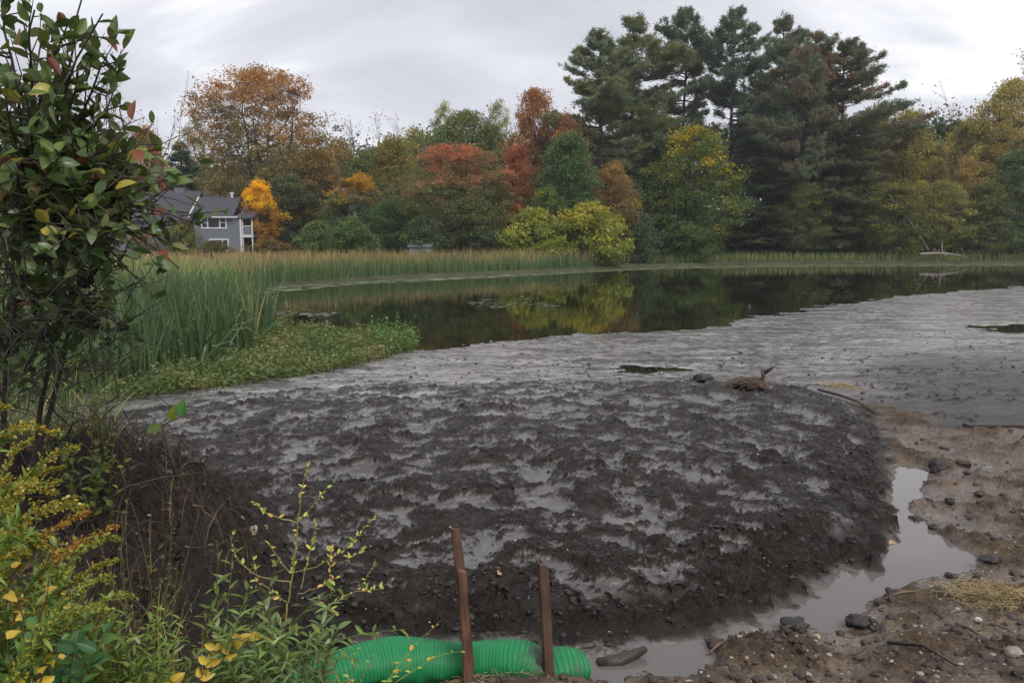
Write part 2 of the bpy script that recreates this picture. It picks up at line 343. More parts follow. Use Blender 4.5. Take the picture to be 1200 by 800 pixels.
small = sst(0.16, 0.34, fbm(wx * 4.5, wy * 7.5, 97, 6, 0.72) * 1.5 - 0.05 + 0.25 * streak)
m_l = np.maximum(m_l, small * 0.75)
F1, a1 = worley(wx * 3.2, wy * 3.2, 5); F2, a2 = worley(wx * 7.5, wy * 7.5, 6); F3, a3 = worley(wx * 17, wy * 17, 8)
l1 = sst(0.75, 0.15, F1 + 0.35 * fbm(wx * 9, wy * 9, 15, 3)) * a1; l2 = sst(0.75, 0.15, F2 + 0.35 * fbm(wx * 18, wy * 18, 16, 3)) * a2; l3 = sst(0.8, 0.1, F3 + 0.3 * perlin(wx * 40, wy * 40, 17)) * a3
rid = np.clip(1 - np.abs(fbm(wx * 3.0, wy * 4.5, 111, 6, 0.68)) * 2.6, 0, 1); rid2 = np.clip(1 - np.abs(fbm(wx * 8, wy * 9, 112, 4, 0.65)) * 2.4, 0, 1)
bump = (0.050 * l1 + 0.040 * l2 + 0.020 * l3 + 0.032 * rid + 0.022 * rid2 + 0.030 * fbm(X * 6, Y * 6, 101, 5, 0.7) + 0.010 * fbm(X * 34, Y * 34, 105, 2) - 0.012)
cr1 = np.clip(fbm(wx * 5, wy * 7, 113, 6, 0.75) * 1.6 + 0.2, -0.4, 1)
bump = (bump * 0.55 + 0.035 * cr1) * (1 + 0.25 * rim) * (0.55 + 0.9 * np.clip(0.5 + fbm(X * 0.9, Y * 1.2, 119, 3), 0, 1))
Hm = Hm + 0.035 * streak * mound
zm = Hm + bump * m_l + 0.014 * fbm(X * 3, Y * 4, 106, 5, .6)
wet_m = (1 - sst(0.10, 0.60, m_l)) * 0.95 + 0.25 * sst(0.0, -0.4, cr1 - 0.2) * (1 - rim)
wet_m = wet_m * sst(0.25, 0.7, dM + (1 - near_edge)) + 0.12 * (1 - rid)
wet_m = np.clip(wet_m, 0, 1)
# mudflat: flat silvery silt with small crumbs standing out of it
fl = fbm(X * 0.35, Y * 0.8, 131, 5, 0.6); cr_ = fbm(wx * 2.2, wy * 5.5, 135, 5, 0.78)
nearflat = sst(26, 14, Y)
crumb = sst(0.14, 0.5, cr_ + 0.35 * fl + 0.16 * nearflat - 0.05) * 0.034
crumb = crumb * (0.8 + 0.5 * l2) * (0.15 + sst(-0.2, 0.3, fbm(X * 0.45, Y * 0.8, 137, 4, 0.6) + 0.1 * nearflat))
base_f = 0.022 + 0.012 * fl
trk = sst(0.0, 3.0, X - (0.40 * Y - 1.0)) * sst(22, 15, Y)           # right: rolled track marks
base_f = base_f + trk * (0.020 + 0.045 * np.sin(Y * 5.2 + 0.9 * fbm(X * 0.3, Y * 0.8, 7) * 6) * (0.5 + fbm(X * 0.4, Y, 15)))
zf = base_f + crumb + 0.004 * fbm(X * 1.0, Y * 3, 136, 4, .6)
pools = 0 * X
for (cx, cy, rx, ry) in [(G(755, 433)[0], G(755, 433)[1], 0.75, 0.5), (G(1215, 386)[0], G(1215, 386)[1], 1.6, 1.3)]:
    pools = np.maximum(pools, sst(1.3, 0.7, np.sqrt(((X - cx) / rx) ** 2 + ((Y - cy) / ry) ** 2) + 1.3 * fbm(X * 1.3, Y * 2.2, 151, 5, .6)))
zf = zf - 0.05 * pools
wet_f = 1 - sst(0.004, 0.022, crumb)
wet_f = wet_f * (1 - 0.75 * trk)
# dirt on the right and at the feet
dl = fbm(X * 1.6, Y * 1.6, 161, 5, 0.6)
zd = 0.035 + 0.05 * sst(0.0, 1.6, -dP) + 0.07 * dl + 0.02 * rid2 * rid + (0.045 * l2 * sst(0.45, 0.9, a2) + 0.020 * l3 * a3) * sst(-0.1, 0.3, dl + 0.1) * 1.2 + 0.012 * fbm(X * 9, Y * 9, 171, 4, 0.65)
zd = zd + 0.22 * sst(5.0, 3.4, Y) * sst(-1.2, 0.2, X)
zd = zd + 0.06 * sst(0, 4, X - 3.5) * dl
zp = -0.075 + 0.05 * fbm(X * 1.2, Y * 1.8, 163, 5, 0.6) + 0.02 * dl
pud = sst(-0.12, 0.10, dP)
zd = zd * (1 - pud) + zp * pud
wet_d = np.clip(sst(0.30, -0.05, dl) * 0.55 + sst(0.075, 0.01, zd) * 0.6, 0, 1)
mD = sst(-0.15, 0.25, dD)
# combine
mm = sst(-0.06, 0.12, dM)
z = zf * (1 - mD) + zd * mD
wet = wet_f * (1 - mD) + wet_d * mD
z = np.where(dM > 0.25, zm + 0.02, z * (1 - mm) + np.maximum(z, zm + 0.02) * mm + 0.0)
wet = wet * (1 - mm) + wet_m * mm
z = z - 0.5 * sst(0.0, 1.4, dW) * far - 0.03 * sst(-1.6, 0.1, dW) * far
bm = sst(0.05, 0.3, bk)
z = z + bk + bm * (0.22 * fbm(X * 2.2, Y * 2.2, 181, 6, 0.62) + 0.10 * l1 + 0.07 * l2 + 0.03 * l3 + 0.05 * rid)
wet = wet * (1 - bm)
dirtv = mD * (1 - mm)
sky_sheen = np.maximum(sst(0.3, -1.0, dM) * (0.25 + 0.75 * sst(9, 18, Y)), 0.8 * sst(9, 15, Y) * (1 - sst(0.3, 3, X)))  # where the silvery sky sheen is painted into the mud colour, stronger farther off
slp = sst(-0.05, 0.1, dM) * sst(0.9, 0.4, dM) * near_edge
X_ = X + (0.03 * m_l + 0.05 * slp) * fbm(X * 7, Y * 7, 201, 3); Y_ = Y + (0.036 * m_l + 0.06 * slp) * fbm(X * 7, Y * 7, 202, 3)
edge = np.zeros_like(z); edge[-1] = 1; edge[:, 0] = 1; edge[:, -1] = 1; edge[0] = 1; z = z - edge * 0.6
Vg = np.stack([X_, Y_, z], -1).reshape(-1, 3); Ag = np.stack([wet, dirtv, sky_sheen], -1).reshape(-1, 3)
ii = (np.arange(ROWS - 1)[:, None] * COLS + np.arange(COLS - 1)[None]).ravel()
Qg = np.stack([ii, ii + 1, ii + COLS + 1, ii + COLS], -1)
reg = np.zeros(ROWS * COLS, int)                                 # 0 mudflat
reg[(dM > -0.02).ravel()] = 1
reg[((dM <= -0.02) & (dD > 0)).ravel()] = 2
reg[(bk > 0.08).ravel()] = 3
rq = reg[Qg[:, 0]]
for k, nm, lb in ((0, 'mudflat', 'flat silvery wet silt between the mud heap and the pond'), (1, 'mud_mound', 'broad lumpy heap of dark wet dredged mud'), (2, 'dirt_ground', 'brown pebbly dirt beside the puddle'), (3, 'bank', 'dark eroded earth bank at the left')):
    q = Qg[rq == k]; u, inv = np.unique(q.ravel(), return_inverse=True)
    me = mkmesh(nm, Vg[u], [inv.reshape(-1, 4)], True, {'var': Ag[u]}, M_BANK if k == 3 else M_MUD)
    link(nm, me, kind='structure', label=lb)
def near_z(x, y):
    """height of the near ground by lookup"""
    r = np.interp(y, rr, np.arange(ROWS)); c = np.interp(x / y, an, np.arange(COLS))
    return float(z[int(round(r)), int(round(c))])

# ============================================================ far ground, water
gx = np.concatenate([-np.geomspace(900, 62, 14), np.linspace(-60, 80, 141), np.geomspace(82, 900, 14)])
gy = np.concatenate([np.linspace(-60, 0, 8), np.linspace(2, 130, 130), np.geomspace(133, 1200, 24)])
GX, GY = np.meshgrid(gx, gy)
def far_h(x, y):
    x = np.asarray(x, float); y = np.asarray(y, float)
    d = -sdist(x, y, POND)
    h = -0.6 + 0.85 * sst(-0.8, 1.6, d) + 0.012 * np.clip(d, 0, 60) * 1.0 + 0.045 * np.clip(y - 125, 0, 250)
    nearm = (np.abs(x) < y * 0.93 + 0.5) & (y < 46.0) & (d < 40)
    left = sst(-0.32, -0.36, x / np.maximum(y, 1)) * sst(13, 17, y)
    return h, nearm, left, d
h_, nearm, left_, d_ = far_h(GX, GY)
inside = (np.abs(GX) < np.maximum(GY, 0) * 2.6) & (GY > 1.0) & (GY < 44)
h_ = np.where(inside, np.minimum(h_, -0.5), h_)
h_ = np.where((GY <= 1.0), 0.2, h_)
h_ = h_ + 0.15 * fbm(GX * 0.15, GY * 0.15, 301) * (d_ > 2) * ~inside
M_GRD = simple('grassy_ground', (0.05, 0.055, 0.022), 0.95, 0.4, 0.6, 0.6, 6)
ny, nx = GX.shape; ii = (np.arange(ny - 1)[:, None] * nx + np.arange(nx - 1)[None]).ravel()
link('ground', mkmesh('ground', np.stack([GX, GY, h_], -1).reshape(-1, 3), [np.stack([ii, ii + 1, ii + nx + 1, ii + nx], -1)], True, {}, M_GRD), kind='structure')
def gz(x, y):
    h, n, l, d = far_h(np.array([x]), np.array([y])); return float(h[0])

link('pond_water', mkmesh('pond_water', [(-60, 15.5, 0), (160, 15.5, 0), (160, 130, 0), (-60, 130, 0)], [[[0, 1, 2, 3]]], False, {}, M_POND), kind='structure')
pc = np.array(PUD); x0, y0 = pc.min(0) - 0.5; x1, y1 = pc.max(0) + 0.5
link('puddle', mkmesh('puddle', [(x0, y0, 0), (x1, y0, 0), (x1, y1, 0), (x0, y1, 0)], [[[0, 1, 2, 3]]], False, {}, M_PUD), kind='structure')

# ============================================================ trees
def env(kind):
    return {
        'round': lambda t: np.sin(np.pi * np.clip(t, 0, 1) ** 0.75) ** 0.55,
        'tall': lambda t: (1 - t) ** 0.5 * np.clip(t * 5, 0, 1) ** 0.5 * 0.95 + 0.05,
        'spread': lambda t: np.sin(np.pi * np.clip(t, 0, 1) ** 1.0) ** 0.42,
        'bush': lambda t: np.clip(1 - t ** 2.2, 0, 1) ** 0.6,
    }[kind]
def broadleaf(seed, H, R, kind, cb=0.25, nclump=260, nleaf=42, lsz=0.26, csig=0.55, sparse=0.0, trunks=1):
    rng = np.random.default_rng(seed); e = env(kind); tm = MB(); lm = MB()
    limbs = []
    tr = 0.022 * H
    for k in range(trunks):
        a = rng.uniform(0, 6.28); off = (0.06 * H if trunks > 1 else 0.0)
        top = np.array([math.cos(a) * off * 3, math.sin(a) * off * 3, H * 0.86])
        n = 10; t = np.linspace(0, 1, n)[:, None]
        pts = top * t + np.array([math.cos(a) * off * 0.3, math.sin(a) * off * 0.3, 0]) * (1 - t) + np.cumsum(rng.normal(0, 0.012 * H, (n, 3)) * [1, 1, 0.2], 0) * t
        tm.tube(pts, tr / math.sqrt(trunks) * (1 - t[:, 0]) ** 0.8 + 0.03, 7); limbs.append(pts)
    main = list(limbs); nl = 14
    for i in range(nl):
        tp = main[i % len(main)]; f = cb * 0.8 + (0.9 - cb * 0.8) * (i / nl) ** 1.1
        s = tp[int(f * 9)]; a = i * 2.399 + rng.uniform(-0.4, 0.4)
        tt = np.clip((s[2] / H + 0.18 - cb) / (1 - cb), 0.05, 0.97); r = R * e(tt) * rng.uniform(0.6, 0.85)
        end = np.array([math.cos(a) * r, math.sin(a) * r, H * (cb + tt * (1 - cb))])
        n = 7; t = np.linspace(0, 1, n)[:, None]
        pts = s * (1 - t) + end * t + np.array([0, 0, -0.05 * H]) * (4 * t * (1 - t)) + np.cumsum(rng.normal(0, 0.10, (n, 3)), 0) * t
        tm.tube(pts, tr * 0.38 * (1 - t[:, 0]) + 0.025, 5, cap=False); limbs.append(pts)
    LP = np.vstack([l[2:] for l in limbs])
    t = rng.uniform(0, 1, nclump) ** 0.9; a = rng.uniform(0, 6.283, nclump)
    lob = 1 + 0.42 * perlin(a * 1.3 + seed, t * 4.5, seed) + 0.22 * perlin(a * 3.1 + seed, t * 9.0, seed + 1)
    r = R * e(t) * lob * rng.uniform(0, 1, nclump) ** 0.42
    C = np.stack([np.cos(a) * r, np.sin(a) * r, H * (cb + t * (1 - cb)) * (1 + 0.03 * perlin(a * 2, t * 3, 5))], 1)
    for c in C:
        d = np.linalg.norm((LP - c) * [1, 1, 1.3] + [0, 0, 0.3], axis=1); j = d.argmin()
        mid = (LP[j] + c) / 2 + rng.normal(0, 0.12, 3)
        tm.tube([LP[j], mid, c], [0.028, 0.018, 0.008], 3, cap=False)
    ck = rng.uniform(0, 1, nclump) * 0.55 + 0.45 * np.clip(0.5 + 0.8 * perlin(C[:, 0] * 0.45 + seed, C[:, 2] * 0.45 + C[:, 1] * 0.3, 9), 0, 1)
    cs = rng.uniform(0.5, 1.5, nclump) * csig
    nleaf = int(nleaf * 1.55); n = nclump * nleaf; ci = np.repeat(np.arange(nclump), nleaf)
    keep = rng.uniform(0, 1, n) > sparse; ci = ci[keep]; n = len(ci)
    pos = C[ci] + np.clip(rng.normal(0, 1, (n, 3)), -1.5, 1.5) * cs[ci][:, None] * [1, 1, 0.55]
    ax = rng.normal(0, 1, (n, 3)) * [1, 1, 0.6] + [0, 0, -0.35]; ax /= np.linalg.norm(ax, axis=1)[:, None]
    sz = lsz * rng.uniform(0.6, 1.35, n)
    A = np.stack([ck[ci], np.clip(pos[:, 2] / H, 0, 1), rng.uniform(0, 1, n)], 1)
    leaves2(lm, pos, ax, sz * 1.0, sz * 0.85, A, rng)
    return tm.mesh('trunk', M_BARK, True), lm.mesh('crown', M_LEAF), H, R
def pine(seed, H=30, R=6.0, cb=0.22, nb=95, one=0.0, dens=1.0, droop=0.0):
    rng = np.random.default_rng(seed); tm = MB(); lm = MB(); n = 12; t = np.linspace(0, 1, n)[:, None]
    tp = np.array([0, 0, H]) * t + np.cumsum(rng.normal(0, 0.10, (n, 3)) * [1, 1, 0], 0)
    tm.tube(tp, 0.36 * (1 - t[:, 0]) ** 0.8 + 0.04, 7)
    PO = []; AX = []; CK = []
    nw = int(nb / 4.2)
    for i in range(nb):
        wv = (i // 4) / nw; h = H * (cb + (0.985 - cb) * min(1, wv) ** 0.92) + rng.normal(0, 0.25)
        u = (h / H - cb) / (1 - cb); a = rng.uniform(0, 6.283)
        r = R * (0.55 + 0.6 * abs(math.sin(math.pi * min(1, 0.15 + u * 0.85))) ** 0.8) * (1 - u ** 5.0) * rng.uniform(0.45, 1.15) * (1 + 0.45 * perlin(np.array([u * 3 + seed]), np.array([a * 0.8]), seed)[0])
        r = max(r, 0.9) * (1 + one * math.cos(a))
        s = np.array([np.interp(h, tp[:, 2], tp[:, 0]), np.interp(h, tp[:, 2], tp[:, 1]), h])
        rise = (0.10 + 0.55 * u ** 2 - droop) * r
        m = 6; tt = np.linspace(0, 1, m)[:, None]
        end = s + [math.cos(a) * r, math.sin(a) * r, rise]
        pts = s * (1 - tt) + end * tt + np.array([0, 0, -0.06 * r]) * 4 * tt * (1 - tt) + np.cumsum(rng.normal(0, 0.06, (m, 3)), 0)
        tm.tube(pts, 0.07 * (1 - tt[:, 0]) + 0.015, 4, cap=False)
        ck = rng.uniform()
        if u < 0.12 and rng.uniform() < 0.6: continue
        nt_ = int(max(7, r * 8.0) * dens)
        f = rng.uniform(0.30, 1.05, nt_) ** 0.8; q = np.stack([np.interp(f, tt[:, 0], pts[:, k]) for k in range(3)], 1)
        lat = np.array([-math.sin(a), math.cos(a), 0]); sl = rng.normal(0, 1, nt_) * (0.16 * r + 0.18) * (1.1 - 0.6 * f)
        q = q + lat * sl[:, None] + np.stack([0 * f, 0 * f, rng.normal(0.12, 0.15, nt_) + 0.12 * np.abs(sl)], 1)
        ns = 22; k = np.repeat(np.arange(nt_), ns)
        ax = rng.normal(0, 1, (len(k), 3)) * [0.8, 0.8, 0.5] + [math.cos(a) * 0.5, math.sin(a) * 0.5, 0.45]
        ax /= np.linalg.norm(ax, axis=1)[:, None]
        PO.append(q[k] + rng.normal(0, 0.15, (len(k), 3))); AX.append(ax); CK.append(np.full(len(k), ck))
    PO = np.vstack(PO); AX = np.vstack(AX); CK = np.concatenate(CK); n = len(PO)
    A = np.stack([CK, np.clip(PO[:, 2] / H, 0, 1), rng.uniform(0, 1, n)], 1); sz = rng.uniform(0.28, 0.5, n)
    leaves2(lm, PO, AX, sz, np.full(n, 0.11), A, rng, True)
    return tm.mesh('trunk', M_BARKP, True), lm.mesh('crown', M_LEAF), H, R
def bare(seed, H=12, R=3.5):
    rng = np.random.default_rng(seed); tm = MB(); lm = MB(); tips = []
    def br(p, d, l, r, dep):
        n = 4; pts = [p]
        for i in range(n):
            d = d + rng.normal(0, 0.13, 3) + [0, 0, 0.05]; d = d / np.linalg.norm(d); pts.append(pts[-1] + d * l / n)
        tm.tube(pts, np.linspace(r, r * 0.55, n + 1), 4 if dep else 6, cap=False)
        if dep >= 4: tips.append(pts[-1]); return
        for k in range(3 if dep else 4):
            q = pts[-1] if k == 0 else pts[rng.integers(2, n + 1)]
            dd = d + rng.normal(0, 0.45, 3) * [1, 1, 0.5]; dd /= np.linalg.norm(dd); br(q, dd, l * rng.uniform(0.55, 0.8), r * 0.55, dep + 1)
    br(np.zeros(3), np.array([0, 0, 1.0]), H * 0.42, 0.15, 0)
    T = np.array(tips); ci = np.repeat(np.arange(len(T)), 3); pos = T[ci] + rng.normal(0, 0.3, (len(ci), 3)); n = len(pos)
    ax = rng.normal(0, 1, (n, 3)); ax /= np.linalg.norm(ax, axis=1)[:, None]
    blades(lm, pos, pos + ax * 0.16, np.full(n, 0.12), seg=1, a=np.stack([rng.uniform(0, 1, n)] * 3, 1), rng=rng)
    return tm.mesh('trunk', M_TWIG, True), lm.mesh('crown', M_LEAF), H, R

PR = {
    'maple': broadleaf(11, 18, 8.0, 'spread', 0.12, 640, 62, 0.185, 0.55, trunks=3),
    'round': broadleaf(12, 14, 5.2, 'round', 0.16, 300, 60, 0.185, 0.50, trunks=2),
    'round2': broadleaf(13, 13, 4.6, 'round', 0.10, 270, 60, 0.185, 0.50),
    'tall': broadleaf(14, 16, 3.8, 'tall', 0.10, 280, 60, 0.185, 0.46),
    'tall2': broadleaf(15, 15, 4.4, 'tall', 0.06, 300, 58, 0.185, 0.48),
    'loose': broadleaf(16, 16, 4.6, 'round', 0.30, 150, 50, 0.17, 0.45, sparse=0.25, trunks=2),
    'bush': broadleaf(17, 4.0, 3.4, 'bush', 0.0, 170, 60, 0.16, 0.36, trunks=2),
    'bush2': broadleaf(18, 4.6, 3.0, 'bush', 0.0, 180, 60, 0.16, 0.32),
    'hemlock': pine(25, 22, 4.2, 0.03, 110, 0, 1.1, 0.35),
    'pine1': pine(21, 30, 5.4, 0.26, 118, 0, 1.05), 'pine2': pine(22, 30, 5.0, 0.22, 126, 0.12, 1.05), 'pine3': pine(23, 30, 6.0, 0.32, 112, 0.35, 1.05),
    'bare': bare(31), 'bare2': bare(32),
}
GREEN = (0.070, 0.100, 0.034); DGREEN = (0.048, 0.068, 0.032); OLIVE = (0.110, 0.115, 0.036); YEL = (0.40, 0.27, 0.030); YG = (0.19, 0.19, 0.032)
ORG = (0.24, 0.120, 0.045); RUST = (0.20, 0.075, 0.028); RED = (0.24, 0.085, 0.050); PINEG = (0.088, 0.108, 0.062); PINEO = (0.125, 0.130, 0.060); BRN = (0.115, 0.070, 0.042); GOLD = (0.215, 0.180, 0.058)
TREES = []
def tree(nm, px, top, wpx, D, proto, c1, c2, thr, hw, label, rz=None, cat='tree', group=None, sx=1.0, lean=(0, 0), basez=None):
    tm, lm, H, R = PR[proto]
    x = (px - 600) / F * D * (1 / math.cos(0)); x = P(px, 300, D)[0]
    zb = gz(x, D) - 0.1 if basez is None else basez
    ztop = P(px, top, D)[2]; hgt = ztop - zb; s = hgt / H; wr = wpx / F * D / (2 * R)
    o = link(nm, None, loc=(x, D, zb), rot=(lean[0], lean[1], rz if rz is not None else (px * 7.3) % 6.28), label=label, cat=cat, group=group)
    o.empty_display_size = 0.5
    t = link('trunk', tm, o); c = link('crown', lm, o)
    t.scale = c.scale = (wr, wr, s)
    c.color = (*c1, 1); c['tint'] = list(map(float, c2)); c['turn'] = [float(thr), float(hw), 0.0]
    TREES.append(o); return o
NO = 5.0
# left of the pond
tree('bare_tree', 135, 48, 110, 70, 'bare', OLIVE, BRN, 0.5, 0, 'thin half-bare tree rising above the leafy shrub at the left')
tree('bare_tree', 200, 128, 60, 84, 'bare2', OLIVE, BRN, 0.5, 0, 'small bare tree between the leafy shrub and the big orange maple')
tree('orange_tree', 178, 150, 62, 104, 'tall', ORG, OLIVE, 0.7, 0.0, 'slender orange tree behind the roof of the grey house')
tree('evergreen_tree', 219, 172, 66, 108, 'hemlock', (0.028, 0.050, 0.030), DGREEN, 0.5, 0.3, 'dark evergreen behind the grey house chimney')
tree('slim_tree', 236, 138, 46, 112, 'loose', (0.075, 0.10, 0.05), OLIVE, 0.5, 0.3, 'pale green wispy tree left of the big orange maple')
tree('green_tree', 120, 165, 120, 100, 'round', OLIVE, RUST, 0.6, 0.2, 'olive tree hidden behind the leafy shrub at the far left')
tree('green_tree', 40, 180, 150, 95, 'round2', OLIVE, GREEN, 0.6, 0.2, 'green tree behind the leafy shrub at the left edge')
tree('maple_tree', 314, 84, 172, 96, 'maple', (0.125, 0.105, 0.040), (0.235, 0.125, 0.055), 0.55, 0.50, 'big spreading orange-brown maple behind the grey house')
tree('yellow_tree', 306, 212, 50, 86, 'round2', (0.24, 0.13, 0.035), (0.50, 0.32, 0.03), 0.48, 0.5, 'small bright yellow tree beside the grey house balcony')
tree('rusty_tree', 374, 178, 78, 92, 'round', (0.09, 0.07, 0.026), ORG, 0.62, 0.35, 'rust-tinged tree at the right foot of the big orange maple')
tree('dark_tree', 345, 205, 80, 90, 'round2', DGREEN, OLIVE, 0.65, 0.2, 'dark green tree low between the yellow tree and the white gable')
tree('bare_tree', 415, 136, 70, 125, 'bare', BRN, BRN, NO, 0, 'left bare tree on the skyline right of the big maple')
tree('bare_tree', 466, 132, 66, 125, 'bare2', BRN, BRN, NO, 0, 'right bare tree on the skyline right of the big maple')
tree('orange_topped_tree', 422, 205, 74, 84, 'round2', DGREEN, (0.30, 0.17, 0.035), 0.62, 0.65, 'dark green tree with a dull orange crown beside the white gable')
tree('olive_tree', 462, 162, 84, 104, 'tall2', OLIVE, (0.15, 0.12, 0.03), 0.5, 0.4, 'olive-yellow tree behind the red-topped maple')
tree('green_tree', 458, 236, 60, 80, 'round', (0.035, 0.085, 0.025), GREEN, 0.5, 0.2, 'fresh green small tree at the back of the cattails')
tree('green_tree', 545, 134, 110, 112, 'round', (0.060, 0.095, 0.032), OLIVE, 0.5, 0.3, 'broad green tree on the skyline above the red-topped maple')
tree('loose_tree', 522, 122, 50, 118, 'loose', OLIVE, YG, 0.5, 0.3, 'thin-leaved tree poking above the skyline left of centre')
tree('loose_tree', 584, 120, 52, 110, 'loose', OLIVE, YG, 0.6, 0.3, 'see-through tree just left of the rusty orange tree')
tree('red_topped_maple', 533, 172, 142, 80, 'maple', (0.085, 0.095, 0.038), (0.27, 0.105, 0.065), 0.60, 0.50, 'red-topped green maple behind the cattails')
tree('rusty_orange_tree', 626, 108, 78, 100, 'round', (0.14, 0.075, 0.040), (0.23, 0.12, 0.045), 0.6, 0.55, 'tall rusty orange tree left of the pines')
tree('red_tree', 606, 172, 56, 84, 'tall', (0.17, 0.075, 0.040), (0.24, 0.095, 0.05), 0.5, 0.3, 'narrow deep red tree beside the red-topped maple')
tree('orange_tree', 664, 136, 60, 96, 'round2', (0.10, 0.085, 0.040), (0.27, 0.115, 0.060), 0.65, 0.6, 'red-orange tree top at the left foot of the pines')
tree('dark_tree', 580, 205, 90, 88, 'round', DGREEN, OLIVE, 0.6, 0.3, 'dark green tree between the red maple and the red tree')
tree('green_tree', 664, 158, 96, 82, 'tall2', (0.040, 0.080, 0.032), GREEN, 0.5, 0.3, 'pyramidal dark green tree in front of the left pines')
tree('brown_orange_tree', 716, 192, 66, 84, 'round2', (0.13, 0.095, 0.04), (0.22, 0.13, 0.045), 0.6, 0.4, 'brownish orange small tree above the yellow bushes')
tree('yellow_bush', 628, 248, 96, 77, 'bush', (0.13, 0.155, 0.035), (0.24, 0.22, 0.045), 0.6, 0.4, 'left yellow-green bush behind the cattail belt', cat='bush')
tree('yellow_bush', 694, 240, 96, 77, 'bush2', (0.125, 0.145, 0.035), (0.27, 0.22, 0.045), 0.6, 0.35, 'right yellow-green bush at the end of the cattail belt', cat='bush')
tree('green_yellow_tree', 812, 152, 118, 92, 'round', (0.065, 0.095, 0.028), (0.36, 0.24, 0.032), 0.62, 0.35, 'broad green tree with yellow patches before the pines', rz=0.6)
tree('green_tree', 772, 192, 86, 94, 'tall2', (0.055, 0.085, 0.028), YG, 0.7, 0.3, 'green tree at the left side of the yellow-patched tree')
for px, top, wp, D, pr, c1, c2, thr, lb in [(398, 168, 80, 114, 'round2', OLIVE, RUST, .7, 'olive tree filling the skyline just right of the big maple'), (440, 176, 84, 112, 'round', GREEN, OLIVE, .6, 'mid green tree below the two skyline bare trees'), (492, 152, 84, 116, 'round2', (0.10, 0.115, 0.038), GOLD, .65, 'yellow-green tree on the skyline between the bare trees and the broad green one'),
      (500, 200, 80, 96, 'tall2', GREEN, OLIVE, .6, 'green tree at the left shoulder of the red-topped maple'), (575, 150, 84, 114, 'round', GREEN, YG, .7, 'green tree behind the see-through one'), (640, 150, 80, 104, 'round2', (0.10, 0.09, 0.04), (0.24, 0.115, 0.055), .55, 'reddish olive tree between the rusty tree and the pines'),
      (398, 232, 70, 86, 'tall2', GREEN, OLIVE, .6, 'green tree under the white gable'), (560, 232, 70, 82, 'round2', (0.075, 0.095, 0.032), OLIVE, .6, 'low green tree left of the yellow bushes'), (642, 222, 64, 80, 'round', GREEN, YG, .7, 'green tree directly above the left yellow bush'), (940, 215, 64, 96, 'round', (0.085, 0.10, 0.036), YG, .7, 'light green tree low in front of the brown pines'),
      (1008, 196, 76, 99, 'round2', (0.095, 0.11, 0.038), GOLD, .7, 'yellow-green tree at the foot of the rightmost pine'), (1100, 214, 76, 97, 'round', (0.11, 0.12, 0.04), GOLD, .6, 'yellow-green tree behind the fallen trunk'), (1150, 214, 76, 97, 'tall2', (0.095, 0.11, 0.038), OLIVE, .6, 'green tree low before the dull orange one')]:
    tree('green_tree', px, top, wp, D, pr, c1, c2, thr, 0.3, lb)
# pines
g = 'white pines towering over the far bank'
tree('pine_tree', 700, 40, 104, 100, 'pine1', PINEO, PINEG, 0.5, 0.2, 'leftmost and lowest of the tall pines, olive green', group=g)
tree('pine_tree', 738, 24, 112, 106, 'pine2', PINEO, PINEG, 0.4, 0.2, 'second tall pine from the left, wide olive crown', group=g)
tree('pine_tree', 796, 16, 92, 110, 'pine3', PINEG, DGREEN, 0.5, 0.2, 'third tall pine from the left with an open top', group=g, rz=3.0)
tree('pine_tree', 854, 12, 88, 108, 'pine1', (0.062, 0.086, 0.055), PINEG, 0.6, 0.2, 'tallest pine, dark and straight with open layered boughs', group=g, rz=1.3)
tree('pine_tree', 908, 24, 86, 112, 'pine2', PINEG, BRN, 0.66, 0.1, 'thin-topped pine right of the tallest one', group=g, rz=4.0)
tree('pine_tree', 948, 40, 96, 104, 'pine1', (0.12, 0.095, 0.065), PINEG, 0.6, 0.1, 'brown-needled pine in the right group of pines', group=g, rz=2.2)
tree('pine_tree', 982, 52, 112, 100, 'pine3', PINEG, BRN, 0.6, 0.1, 'rightmost pine with long boughs reaching right', group=g, rz=0.0)
tree('pine_tree', 930, 60, 78, 98, 'pine3', (0.115, 0.095, 0.065), PINEG, 0.5, 0.1, 'brownish pine in front in the right group', group=g, rz=3.4)
tree('pine_tree', 884, 70, 76, 118, 'pine2', PINEG, DGREEN, 0.5, 0.1, 'shorter dark pine behind the tallest one', group=g, rz=5.0)
# right side
tree('hemlock_tree', 985, 165, 92, 98, 'hemlock', (0.075, 0.088, 0.045), DGREEN, 0.6, 0.3, 'dark hemlock below the rightmost pine')
tree('hemlock_tree', 895, 190, 90, 100, 'hemlock', (0.065, 0.078, 0.042), DGREEN, 0.6, 0.3, 'dark hemlock under the tallest pine')
tree('golden_tree', 1022, 124, 66, 108, 'tall2', (0.16, 0.13, 0.03), GOLD, 0.45, 0.3, 'golden tree just right of the pines')
tree('golden_tree', 1056, 130, 78, 104, 'tall', (0.14, 0.125, 0.03), GOLD, 0.5, 0.3, 'tall olive-gold tree second right of the pines')
tree('orange_tree', 1088, 170, 64, 106, 'tall2', (0.13, 0.115, 0.04), (0.26, 0.14, 0.06), 0.65, 0.2, 'orange-flecked tree between the golden tree and the grey-green one')
tree('bare_tree', 1082, 122, 50, 130, 'bare2', BRN, BRN, NO, 0, 'small bare tree on the skyline at the right')
tree('dark_tree', 1100, 148, 90, 125, 'hemlock', DGREEN, GREEN, 0.4, 0.3, 'dark evergreen in the dip of the right skyline')
tree('golden_tree', 1130, 138, 84, 116, 'round2', (0.11, 0.11, 0.03), GOLD, 0.5, 0.4, 'yellowish tree in the dip of the right skyline')
tree('bare_tree', 1178, 58, 96, 118, 'bare', (0.3, 0.27, 0.15), (0.3, 0.27, 0.15), NO, 0, 'pale bare-topped tree at the upper right edge')
